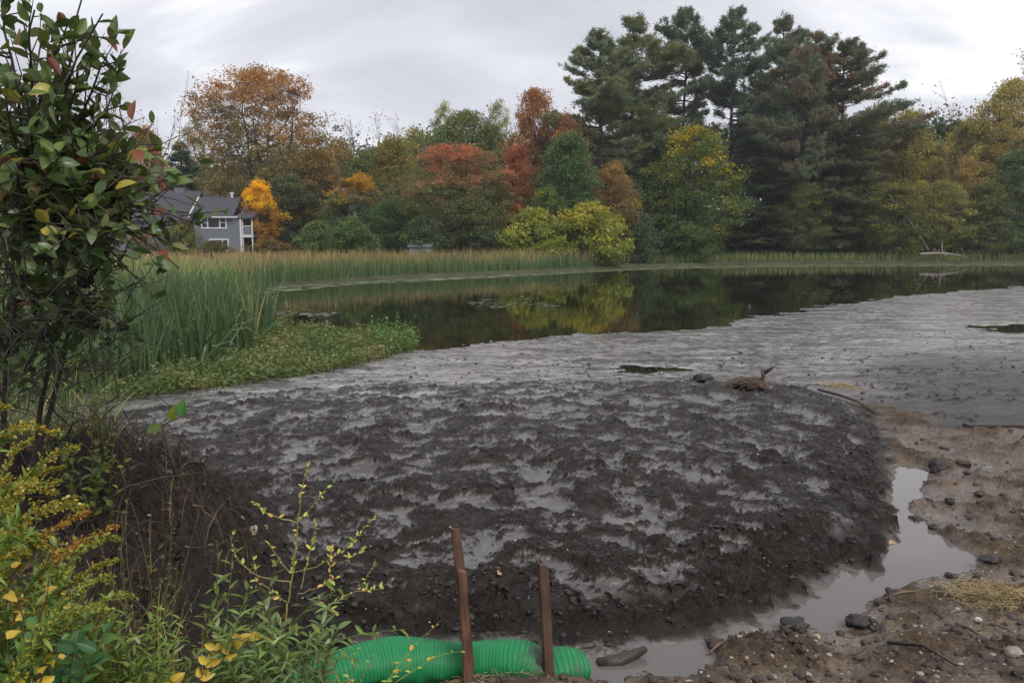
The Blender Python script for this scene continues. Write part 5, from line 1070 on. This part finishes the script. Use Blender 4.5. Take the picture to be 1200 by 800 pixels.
# ---- generic near plant: stems with leaves
def curve(p0, p1, sag, n=9, rng=None, wob=0.01):
    t = np.linspace(0, 1, n)[:, None]; return p0 * (1 - t) + p1 * t + np.array(sag) * 4 * t * (1 - t) + (np.cumsum(rng.normal(0, wob, (n, 3)), 0) * t if rng is not None else 0)
M_STEMG = simple('green_stem', (0.11, 0.13, 0.04), 0.6, 0.3, 15); M_STEMY = simple('yellow_stem', (0.28, 0.24, 0.085), 0.55, 0.2, 15); M_STEMB = simple('brown_stem', (0.10, 0.055, 0.035), 0.7, 0.3, 15)
def goldenrod(root, tip, sag, label, seed, D, plume=0.5, col=(0.36, 0.28, 0.03), col2=(0.16, 0.20, 0.05), lcol=(0.075, 0.12, 0.035)):
    rng = np.random.default_rng(seed); o = link('goldenrod', None, loc=root, label=label, cat='goldenrod', group='arching goldenrods at the left'); pts = curve(root, tip, sag, 16, rng, 0.006)
    m = MB(); m.tube(pts, np.linspace(0.0045, 0.0015, 16), 5, cap=False); link('stem', mkmesh_off(m, root, M_STEMG), o)
    recs = []; fr = []
    def at(f):
        i = f * 15; a = int(min(i, 14)); return pts[a] * (1 - (i - a)) + pts[a + 1] * (i - a), pts[a + 1] - pts[a]
    for k in range(110):
        q, d = at(rng.uniform(0.1, 1 - plume * 0.6)); d = d / np.linalg.norm(d) * 0.5 + rng.normal(0, .6, 3); recs.append((q, d, rng.uniform(0.03, 0.075), rng.uniform()))
    for k in range(44):
        f = 1 - plume + plume * (k / 44) ; q, d = at(min(f, 0.995)); d = d / np.linalg.norm(d); sd_ = rng.normal(0, 1, 3); sd_ -= d * (sd_ @ d); sd_ /= np.linalg.norm(sd_)
        l = rng.uniform(0.015, 0.045) * (1.1 - (f - (1 - plume)) / plume * 0.8)
        for j in range(11):
            g_ = j / 10; fr.append((q + (sd_ * g_ + d * 0.5 * g_ + np.array([0, 0, 0.25]) * g_) * l + rng.normal(0, .0035, 3), rng.normal(0, 1, 3) + d, rng.uniform(0.008, 0.015), rng.uniform()))
    a = joined_leaves(o, 'leaves', recs, origin=root, aspect=0.2); a.color = (*lcol, 1); a['tint'] = [0.15, 0.16, 0.05]; a['turn'] = [0.75, 0, 0]
    b = joined_leaves(o, 'flower_plume', fr, origin=root, aspect=0.6); b.color = (*col, 1); b['tint'] = list(col2); b['turn'] = [0.45, 0, 0]; return o
gr_ = [((-40, 800), (62, 534), 2.9, .42, 'uppermost goldenrod tip arching right under the shrub', 0, 0), ((-60, 760), (50, 570), 2.8, .34, 'second goldenrod from the top at the left edge', 0, 0), ((-70, 780), (14, 472), 2.8, .5, 'short yellow goldenrod at the left edge under the shrub', 0, 0),
       ((-80, 900), (98, 615), 2.7, .36, 'goldenrod with a rusty drooping tip in the left brush', 1, 0), ((-50, 700), (66, 655), 2.6, .20, 'goldenrod curling down at the left edge', 0, 0), ((-60, 860), (30, 620), 2.6, .3, 'pale green goldenrod at the left edge', 2, 0),
       ((-40, 860), (140, 664), 2.7, .24, 'goldenrod reaching farthest right with a tan tip', 0, 0), ((-30, 880), (128, 722), 2.6, .26, 'low goldenrod bending down to the right', 2, 0), ((-20, 900), (30, 655), 2.5, .1, 'upright green goldenrod low at the left', 2, 0), ((20, 950), (60, 690), 2.5, .15, 'leafy green goldenrod among the yellow leaves', 2, 0), ((-60, 700), (70, 548), 3.0, .2, 'faint goldenrod behind the uppermost one', 0, 0), ((-70, 850), (20, 560), 2.7, .3, 'yellow goldenrod drooping near the left edge', 0, 0)]
gcols = {0: ((0.21, 0.165, 0.035), (0.12, 0.135, 0.035)), 1: ((0.22, 0.11, 0.04), (0.19, 0.15, 0.04)), 2: ((0.11, 0.14, 0.035), (0.17, 0.155, 0.04))}
for k, (r0, t0, D, sg, lb, cc, _) in enumerate(gr_):
    goldenrod(P(*r0, D), P(*t0, D + 0.15), (-0.02, 0, sg * 0.55), lb, 620 + k, D, col=gcols[cc][0], col2=gcols[cc][1])

def leafy(nm, label, root, stems, seed, stemmat, lms, lcols, lsize, nper, cat, ang=0.7, rad=0.004, side=None, cap=290, group=None, up=(0, 0, 1), start=0.2, zb=0.2):
    """stems: list of (tip, sag); each leaf its own object up to the cap"""
    rng = np.random.default_rng(seed); o = link(nm, None, loc=root, label=label, cat=cat, group=group); m = MB(); cnt = 0; ex = []
    allp = []
    for tip, sag in stems:
        pts = curve(root + rng.normal(0, 0.03, 3) * [1, 1, 0], tip, sag, 10, rng, 0.008); m.tube(pts, np.linspace(rad, rad * 0.35, 10), 5, cap=False); allp.append(pts)
    link('stems', mkmesh_off(m, root, stemmat), o)
    for pts in allp:
        for k in range(nper):
            f = start + (1 - start) * (k + rng.uniform(0, .6)) / nper; i = min(f, .999) * 9; a = int(min(i, 8)); q = pts[a] * (1 - (i - a)) + pts[a + 1] * (i - a); d = pts[a + 1] - pts[a]; d /= np.linalg.norm(d)
            an_ = k * 2.4 + rng.uniform(-.4, .4); s = np.array([math.cos(an_), math.sin(an_), zb]); dd = d * (1 - ang) + s * ang; sz = rng.uniform(*lsize) * (1.1 - 0.5 * max(0, f - .5)); c = lcols[rng.integers(len(lcols))]
            if cnt < cap: put_leaf(o, root, q, dd, sz, lms[rng.integers(len(lms))], c, up=rng.normal(0, .25, 3) + np.array(up), roll=rng.normal(0, .3)); cnt += 1
            else: ex.append((q, dd, sz, rng.uniform()))
    if ex:
        e_ = joined_leaves(o, 'foliage', ex, origin=root, aspect=0.3); e_.color = (*lcols[0], 1); e_['tint'] = list(lcols[-1]); e_['turn'] = [0.6, 0, 0]
    return o
GRN = [(0.080, 0.105, 0.030), (0.062, 0.085, 0.028), (0.10, 0.122, 0.036)]; YL = [(0.33, 0.25, 0.065), (0.26, 0.20, 0.055)]
# lanceolate green weeds in front of the sock
def stm(lst, D): return [(P(a, b, D + dd), (sx, 0, sz)) for a, b, dd, sx, sz in lst]
leafy('green_weed', 'leafy green weed clump with long stem reaching right toward the green sock', P(240, 880, 3.2), stm([(330, 660, 0, .03, .05), (395, 690, .1, 0, .1), (470, 738, .2, 0, .16), (300, 690, 0, 0, .05), (365, 720, -.1, 0, .1), (420, 770, 0, 0, .14), (280, 735, -.2, 0, .1), (340, 745, -.2, 0, .08), (390, 745, -.2, 0, .1)], 3.2), 701, M_STEMG, LEAF_LAN, GRN + [(0.12, 0.19, 0.06)], (0.055, 0.10), 24, 'weed')
leafy('green_weed', 'upright dark green weed left of the spindly bush', P(255, 860, 3.3), stm([(256, 628, 0, 0, 0), (246, 690, 0, 0, 0), (270, 650, .1, 0, 0), (230, 700, 0, 0, 0), (285, 700, 0, 0, 0)], 3.3), 702, M_STEMG, LEAF_LAN, GRN, (0.05, 0.09), 22, 'weed', ang=.6)
leafy('green_weed', 'feathery green weed between the goldenrods and the spindly bush', P(150, 880, 2.9), stm([(150, 700, 0, 0, 0), (180, 725, .1, 0, .03), (195, 765, 0, 0, .05), (120, 720, 0, 0, 0), (165, 750, 0, 0, 0), (140, 760, 0, 0, .03), (200, 790, 0, 0, .04)], 2.9), 703, M_STEMG, LEAF_LAN, [(0.075, 0.115, 0.03), (0.10, 0.14, 0.035), (0.12, 0.12, 0.04)], (0.035, 0.07), 26, 'weed')
leafy('green_weed', 'dense pale-green weed at the bottom edge under the crossed twigs', P(330, 900, 3.0), stm([(300, 745, 0, 0, 0), (350, 750, .1, 0, 0), (380, 775, 0, 0, .03), (270, 770, 0, 0, .02), (320, 770, -.1, 0, 0), (245, 785, 0, 0, 0), (405, 790, 0, 0, .03)], 3.0), 704, M_STEMG, LEAF_LAN, [(0.08, 0.12, 0.048), (0.065, 0.10, 0.036), (0.10, 0.135, 0.058)], (0.05, 0.09), 24, 'weed')
# spindly yellow-green bush
def spindly():
    rng = np.random.default_rng(711); D = 3.7; root = P(325, 800, D); o = link('spindly_bush', None, loc=root, label='spindly pale-stemmed bush with tiny yellow-green leaves before the mud heap', cat='bush'); m = MB(); tw = []
    def st(a, b, mid=None, r0=.004, r1=.0015, d0=0, d1=0):
        p0 = P(*a, D + d0); p1 = P(*b, D + d1); pm = P(*mid, D + (d0 + d1) / 2) if mid else (p0 + p1) / 2; t = np.linspace(0, 1, 9)[:, None]; pts = p0 * (1 - t) ** 2 + 2 * pm * t * (1 - t) + p1 * t * t + rng.normal(0, .003, (9, 3)); m.tube(pts, np.linspace(r0, r1, 9), 5, cap=False); tw.append(pts); return pts
    st((325, 800), (337, 706), (330, 750), .006, .005); st((337, 706), (348, 620), (344, 670), .005, .0035); st((348, 620), (362, 540), (352, 570), .0035, .0012)
    st((347, 612), (295, 588), (315, 604), .003); st((347, 612), (385, 570), (362, 600), .003, .0012); st((345, 670), (440, 600), (400, 662), .0035, .001, 0, -.2); st((342, 682), (272, 640), (285, 680), .0035); st((272, 640), (275, 622), (270, 630), .002)
    st((340, 672), (315, 638), (325, 650), .0025); st((352, 690), (372, 610), (362, 650), .003, .001, 0, .1); st((350, 695), (395, 675), (375, 690), .0025); st((378, 715), (450, 690), (400, 690), .003, .001, -.1, -.1); st((398, 702), (440, 655), (425, 695), .0022, .001)
    st((388, 700), (388, 640), (385, 670), .002); st((335, 720), (300, 740), (320, 730), .0022); st((337, 706), (300, 680), (318, 690), .0022); st((300, 690), (295, 650), (300, 670), .0018); st((360, 700), (395, 720), (378, 705), .002); st((395, 661), (430, 640), (410, 655), .0018)
    link('stems', mkmesh_off(m, root, M_STEMY), o); n = 0
    for pts in tw[1:]:
        L_ = np.linalg.norm(pts[-1] - pts[0]); k = int(L_ / 0.017)
        for j in range(k):
            if rng.uniform() < .12 or n > 285: continue
            f = .2 + .8 * rng.uniform() ** .7; i = min(f, .999) * 8; a = int(i); q = pts[a] * (1 - (i - a)) + pts[min(a + 1, 8)] * (i - a); s = rng.uniform(.014, .036)
            put_leaf(o, root, q, rng.normal(0, .7, 3) + (pts[-1] - pts[0]) / L_ * .6 + [0, 0, .3], s, LEAF_SML[j % 2], [(0.26, 0.30, 0.09), (0.20, 0.26, 0.075), (0.33, 0.32, 0.10), (0.40, 0.28, 0.12)][rng.integers(4)] if rng.uniform() < .95 else (.3, .12, .05), up=rng.normal(0, .6, 3) + [0, -.3, 1]); n += 1
spindly()
leafy('yellow_leaf_plant', 'sprawling stem with bright yellow leaves at the bottom left', P(20, 900, 2.3), stm([(20, 655, 0, 0, .03), (70, 690, .1, 0, .05), (55, 745, 0, 0, .02), (15, 740, 0, 0, .05), (90, 755, 0, 0, .08)], 2.3), 721, M_STEMB, LEAF_RAG, YL + [(0.30, 0.26, 0.05), (0.05, 0.10, 0.03), (0.06, 0.12, 0.035), (0.08, 0.13, 0.03)], (0.025, 0.05), 4, 'plant', start=.5, up=(0, -1, .4))
leafy('yellow_leaf_plant', 'sprig of yellow leaves under the spindly bush', P(215, 860, 2.9), stm([(205, 792, 0, 0, .02), (270, 745, .2, 0, .05), (300, 750, .2, 0, .06), (240, 775, .1, 0, .04)], 2.9), 722, M_STEMB, LEAF_SHRUB, YL, (0.045, 0.08), 6, 'plant', start=.6, up=(0, -1, .6))
leafy('broad_leaved_plant', 'dark broad-leaved plant among the goldenrods', P(70, 880, 2.6), stm([(95, 718, 0, 0, .02), (120, 735, 0, 0, .03), (60, 700, .1, 0, 0), (30, 720, 0, 0, 0), (85, 760, 0, 0, .02), (110, 775, 0, 0, .02), (20, 790, 0, 0, .02), (50, 770, 0, 0, .02)], 2.6), 723, M_STEMG, LEAF_SHRUB, [(0.035, 0.085, 0.035), (0.045, 0.10, 0.04), (0.06, 0.11, 0.035)], (0.05, 0.085), 7, 'plant', start=.35, up=(0, -.6, 1))
leafy('vine', 'thin vine with small yellow-green leaves trailing before the green sock', P(400, 850, 3.6), stm([(440, 770, .1, 0, 0), (552, 762, .5, 0, .05), (520, 735, .4, 0, .03), (500, 770, .3, 0, .03), (430, 740, 0, 0, .02)], 3.6), 724, M_STEMY, LEAF_SML, [(0.25, 0.30, 0.07), (0.15, 0.22, 0.06), (0.40, 0.25, 0.06)], (0.02, 0.045), 11, 'vine', rad=.0025)
leafy('fern_sprig', 'bright green fern-like sprig at the foot of the right stake', G(626, 812, .1), stm([(632, 765, .2, 0, 0), (624, 775, .2, 0, 0), (640, 780, .2, 0, 0)], 4.3), 725, M_STEMG, LEAF_LAN, [(0.16, 0.26, 0.05), (0.12, 0.21, 0.04)], (0.02, 0.05), 20, 'fern', rad=.002)
leafy('seedling', 'tiny seedling on the near dirt below the puddle', G(760, 803, .1), stm([(765, 788, .2, 0, 0), (750, 790, .2, 0, 0), (775, 792, .2, 0, 0)], 4.5), 726, M_STEMG, LEAF_SML, [(0.09, 0.13, 0.06), (0.07, 0.10, 0.05)], (0.015, 0.035), 9, 'seedling', rad=.0015)
leafy('reddish_weed', 'dead red-brown weed stalk left of the spindly bush stem', P(308, 850, 3.4), stm([(305, 680, 0, 0, 0), (300, 700, 0, 0, 0), (312, 715, 0, 0, 0)], 3.4), 727, M_STEMB, LEAF_SML, [(0.07, 0.025, 0.018), (0.11, 0.045, 0.028)], (0.012, 0.028), 40, 'weed', rad=.003)
def thicket(nm, label, boxes, seed, lms, cols, ls, nst, nper, cat='weed', hgt=.3):
    rng = np.random.default_rng(seed); b = boxes; st_ = []
    for k in range(nst):
        px = rng.uniform(b[0], b[2]); py = b[1] + (b[3] - b[1]) * rng.uniform() ** 1.2; D = rng.uniform(b[4], b[5]); st_.append((P(px, py, D), (rng.normal(0, .03), 0, rng.uniform(0, .05))))
    root = P((b[0] + b[2]) / 2, b[3] + 120, (b[4] + b[5]) / 2); return leafy(nm, label, root, st_, seed, M_STEMG, lms, cols, ls, nper, cat, ang=.65, start=.35, rad=.003)
thicket('green_weed', 'thick feathery yellow-green weed mass at the bottom left behind the yellow leaves', (70, 705, 205, 800, 2.7, 3.1), 751, LEAF_LAN, [(0.10, 0.14, 0.035), (0.13, 0.16, 0.04), (0.08, 0.12, 0.03)], (.03, .06), 34, 26)
thicket('green_weed', 'thick pale-green weed mass in front of the left end of the sock', (245, 700, 425, 800, 3.0, 3.5), 752, LEAF_LAN, [(0.095, 0.13, 0.055), (0.075, 0.11, 0.042), (0.12, 0.145, 0.065)], (.045, .08), 40, 22)
thicket('green_weed', 'tangled green weed at the left edge under the goldenrods', (-30, 600, 90, 780, 2.6, 3.1), 753, LEAF_LAN, [(0.085, 0.13, 0.035), (0.11, 0.14, 0.035), (0.16, 0.15, 0.04)], (.035, .07), 34, 24)
thicket('green_weed', 'low green and yellow weeds on top of the dark bank under the shrub', (60, 490, 150, 540, 4.3, 4.9), 755, LEAF_SHRUB, [(0.07, 0.10, 0.03), (0.12, 0.13, 0.035), (0.05, 0.07, 0.025)], (.035, .075), 14, 9)
thicket('reddish_weed', 'dull russet weed stems hanging over the middle of the dark bank', (110, 560, 240, 700, 3.5, 4.3), 756, LEAF_SML, [(0.06, 0.03, 0.02), (0.09, 0.055, 0.03), (0.10, 0.085, 0.035)], (.012, .03), 22, 14)
thicket('green_weed', 'small bright green weed beside the dark hollow of the bank', (170, 690, 240, 800, 3.1, 3.5), 757, LEAF_LAN, [(0.10, 0.13, 0.035), (0.08, 0.10, 0.03)], (.03, .06), 16, 18)
thicket('reddish_weed', 'dull red-brown dead weed tangle beside the broad leaves', (0, 690, 190, 800, 2.9, 3.3), 754, LEAF_SML, [(0.07, 0.03, 0.02), (0.10, 0.05, 0.03), (0.13, 0.09, 0.04)], (.015, .03), 24, 20)
for k, (r0, t0, D, sg, lb, cc) in enumerate([((-60, 820), (84, 588), 2.75, .34, 'goldenrod arching over the dark root tangle, third from the top', 0), ((-40, 900), (112, 650), 2.6, .3, 'long goldenrod drooping at its rusty tip above the broad leaves', 1), ((-50, 800), (40, 515), 2.9, .36, 'feathery goldenrod right under the shrub trunk', 0),
      ((-30, 930), (160, 700), 2.6, .28, 'goldenrod lowest and farthest right over the feathery weeds', 2), ((-60, 760), (34, 645), 2.5, .2, 'yellowing goldenrod hugging the left edge', 0), ((0, 930), (95, 680), 2.6, .3, 'stout green goldenrod in the middle of the left brush', 2), ((-90, 700), (62, 508), 2.2, .3, 'large near goldenrod arching high at the left edge', 0), ((-70, 880), (104, 596), 2.1, .42, 'large near goldenrod hooking down over the root tangle', 0), ((-80, 820), (72, 560), 2.2, .3, 'broad yellow goldenrod plume near the left edge', 0), ((-20, 930), (150, 640), 2.4, .4, 'green and tan goldenrod hooking to the right', 2), ((-60, 900), (130, 610), 2.5, .34, 'thin goldenrod with a russet tip farthest right over the dark bank', 1), ((-40, 940), (118, 700), 2.2, .26, 'green goldenrod low over the broad leaves', 2), ((10, 930), (122, 668), 2.3, .3, 'pale goldenrod just above the yellow leaves', 2)]):
    goldenrod(P(*r0, D), P(*t0, D + 0.15), (-0.02, 0, sg * 0.55), lb, 660 + k, D, col=gcols[cc][0], col2=gcols[cc][1], plume=.62)
# sapling twig with three leaves poking out of the bank
r_ = P(208, 562, 4.7); T_ = link('leafy_twig', None, loc=r_, label='bare dark twig with two green leaves sticking up from the bank', cat='twig'); m = MB(); e_ = P(190, 498, 4.7)
m.tube([r_, (r_ + e_) / 2 + [-.0, 0, 0], e_], [.014, .012, .008], 6); e2 = P(212, 488, 4.65); m.tube([e_, (e_ + e2) / 2, e2], [.004, .003, .003], 4); link('stem', mkmesh_off(m, r_, M_TWIG), T_)
put_leaf(T_, r_, e2, (0.1, 0, .6), .11, LEAF_SHRUB[0], (0.05, 0.12, 0.035), up=(0, -1, .2)); put_leaf(T_, r_, (e_ + e2) / 2, (.15, -.2, .5), .10, LEAF_SHRUB[1], (0.11, 0.14, 0.03), up=(0, -1, .2)); put_leaf(T_, r_, e_, (-.8, -.2, -.35), .10, LEAF_SHRUB[2], (0.08, 0.11, 0.04), up=(0, -1, .5))
# tangled dead roots and brush over the bank
def brush():
    rng = np.random.default_rng(731); mb = MB(); mk = MB()
    for k in range(1700):
        px = rng.uniform(-20, 310); D = rng.uniform(4.2, 6.0); x = P(px, 600, D)[0]
        if bank_h(np.array([x]), np.array([D]))[0] < 0.25: continue
        s = np.array([x, D, near_z(x, D) + rng.uniform(0, .10)]); d = rng.normal(0, 1, 3) * [1, .6, .6] + [0, -.3, -.1]; d /= np.linalg.norm(d); l = rng.uniform(.08, .38)
        nq = 6; pts = s + d * l * np.linspace(0, 1, nq)[:, None] + np.cumsum(rng.normal(0, .022, (nq, 3)), 0) + np.array([0, 0, .25 * l]) * (4 * np.linspace(0, 1, nq) * (1 - np.linspace(0, 1, nq)))[:, None]; (mk if rng.uniform() < .12 else mb).tube(pts, np.linspace(rng.choice([.0015, .0025, .004, .009], p=[.5, .3, .15, .05]), .001, nq), 3, cap=False)
    link('dead_brush', mb.mesh('dead_brush', simple('dark_root', (0.030, 0.020, 0.015), 0.85, 0.4, 8)), kind='stuff', label='tangle of dark dead roots over the left bank', cat='brush')
    link('dead_grass', mk.mesh('dead_grass', simple('pale_root', (0.10, 0.07, 0.05), 0.85, 0.3, 8)), kind='stuff', label='paler dry roots hanging from the left bank', cat='brush')
brush()
def litter():
    rng = np.random.default_rng(737); n = 900; px = rng.uniform(-30, 310, n); D = rng.uniform(3.6, 6.0, n); x = (px - 600) / F * D; ok = bank_h(x, D) > .2; x = x[ok]; D = D[ok]; n = len(x)
    pos = np.stack([x, D, [near_z(a, b) + .015 for a, b in zip(x, D)]], 1); ax = rng.normal(0, 1, (n, 3)) * [1, 1, .4]; ax /= np.linalg.norm(ax, axis=1)[:, None]; mb = MB(); sz = rng.uniform(.02, .07, n); ck = rng.uniform(0, 1, n)
    leaves2(mb, pos, ax, sz, sz * .45, np.stack([ck, ck, rng.uniform(0, 1, n)], 1), rng); o = link('leaf_litter', mb.mesh('leaf_litter', M_REED), kind='stuff', label='dead leaves and bits strewn over the left bank', cat='leaf litter')
    o.color = (0.05, 0.03, 0.02, 1); o['tint'] = [0.11, 0.085, 0.04]; o['turn'] = [0.7, 0, 0]
litter()
def near_grass(name, n, rng_px, D0, D1, h, label, seed, c1, c2, thr, wd=0.006, lean=.35, cond=None):
    rng = np.random.default_rng(seed); px = rng.uniform(*rng_px, n); D = rng.uniform(D0, D1, n); x = (px - 600) / F * D; zb = np.array([near_z(a, b) for a, b in zip(x, D)])
    base = np.stack([x, D, zb - .02], 1); hh = h * rng.uniform(.5, 1.2, n); ln = rng.normal(0, lean, (n, 2)) * hh[:, None]; tip = base + np.concatenate([ln, hh[:, None]], 1); mb = MB()
    ck = rng.uniform(0, 1, n); blades(mb, base, tip, wd * rng.uniform(.6, 1.4, n), np.concatenate([-ln * .3, hh[:, None] * .12], 1), 4, np.stack([ck, ck, rng.uniform(0, 1, n)], 1), rng=rng)
    o = link(name, mb.mesh(name, M_REED), kind='stuff', label=label, cat='grass'); o.color = (*c1, 1); o['tint'] = list(c2); o['turn'] = [thr, 0, 0]
near_grass('bank_grass', 2200, (-60, 250), 2.2, 3.6, .30, 'thin green and brown grass over the bottom-left bank', 741, (0.075, 0.10, 0.03), (0.14, 0.085, 0.04), .55)
near_grass('dead_stalks', 420, (-40, 320), 3.6, 5.6, .34, 'dead brown stalks and grass standing over the dark bank', 744, (0.06, 0.038, 0.024), (0.13, 0.095, 0.05), .7, .006, .6)
near_grass('shrub_grass', 1200, (-60, 120), 5.5, 8.5, .7, 'long grass leaning at the foot of the shrub', 742, (0.060, 0.085, 0.030), (0.20, 0.18, 0.07), .7, .010, .4)
near_grass('dry_grass', 26, (160, 260), 3.6, 4.2, .45, 'few pale dry grass blades before the dark bank', 743, (0.26, 0.22, 0.08), (0.16, 0.18, 0.05), .7, .010, .25)
# scattered fallen leaves on the mud
M_LL = leafmat('fallen_leaf', (0.22, 0.13, 0.06), (0.35, 0.26, 0.16), objcol=False)
lm_ = leafmesh('fallen_leaf', 1, .6, .3, .2, 3, mat=M_LL)
rng = np.random.default_rng(9)
for k, (a, b, lb) in enumerate([(310, 624, 'narrow brown leaf on the mud beside the spindly bush'), (1045, 598, 'orange-brown leaf stuck to the right rim of the heap'), (1066, 578, 'tan leaf by the puddle head'), (806, 722, 'pinkish leaf scrap on the front of the mud heap'), (583, 664, 'pale curled leaf on the mud left of the right stake'), (735, 612, 'brown curled leaf in the middle of the mud heap'), (866, 666, 'tan leaf scrap on the front right of the mud heap')]):
    p = G(a, b, .3 if a < 1050 else .05); link('fallen_leaf', lm_, loc=(p[0], p[1], near_z(p[0], p[1]) + .02), rot=(rng.normal(0, .3), rng.normal(0, .3), rng.uniform(0, 6)), scale=.075, label=lb, cat='leaf')

# ============================================================ air
m, nt = newmat('haze_air'); v = nd(nt, 'ShaderNodeVolumePrincipled', Density=0.0004, Anisotropy=0.2); v.inputs['Color'].default_value = (0.92, 0.95, 1, 1)
ho = nt.nodes.new('ShaderNodeOutputMaterial'); nt.links.new(v.outputs[0], ho.inputs['Volume'])
mb = MB(); mb.box((0, 570, 17), (1830, 1290, 46)); link('haze', mb.mesh('haze', m), kind='stuff', label='thin pale autumn haze over the pond', cat='haze')
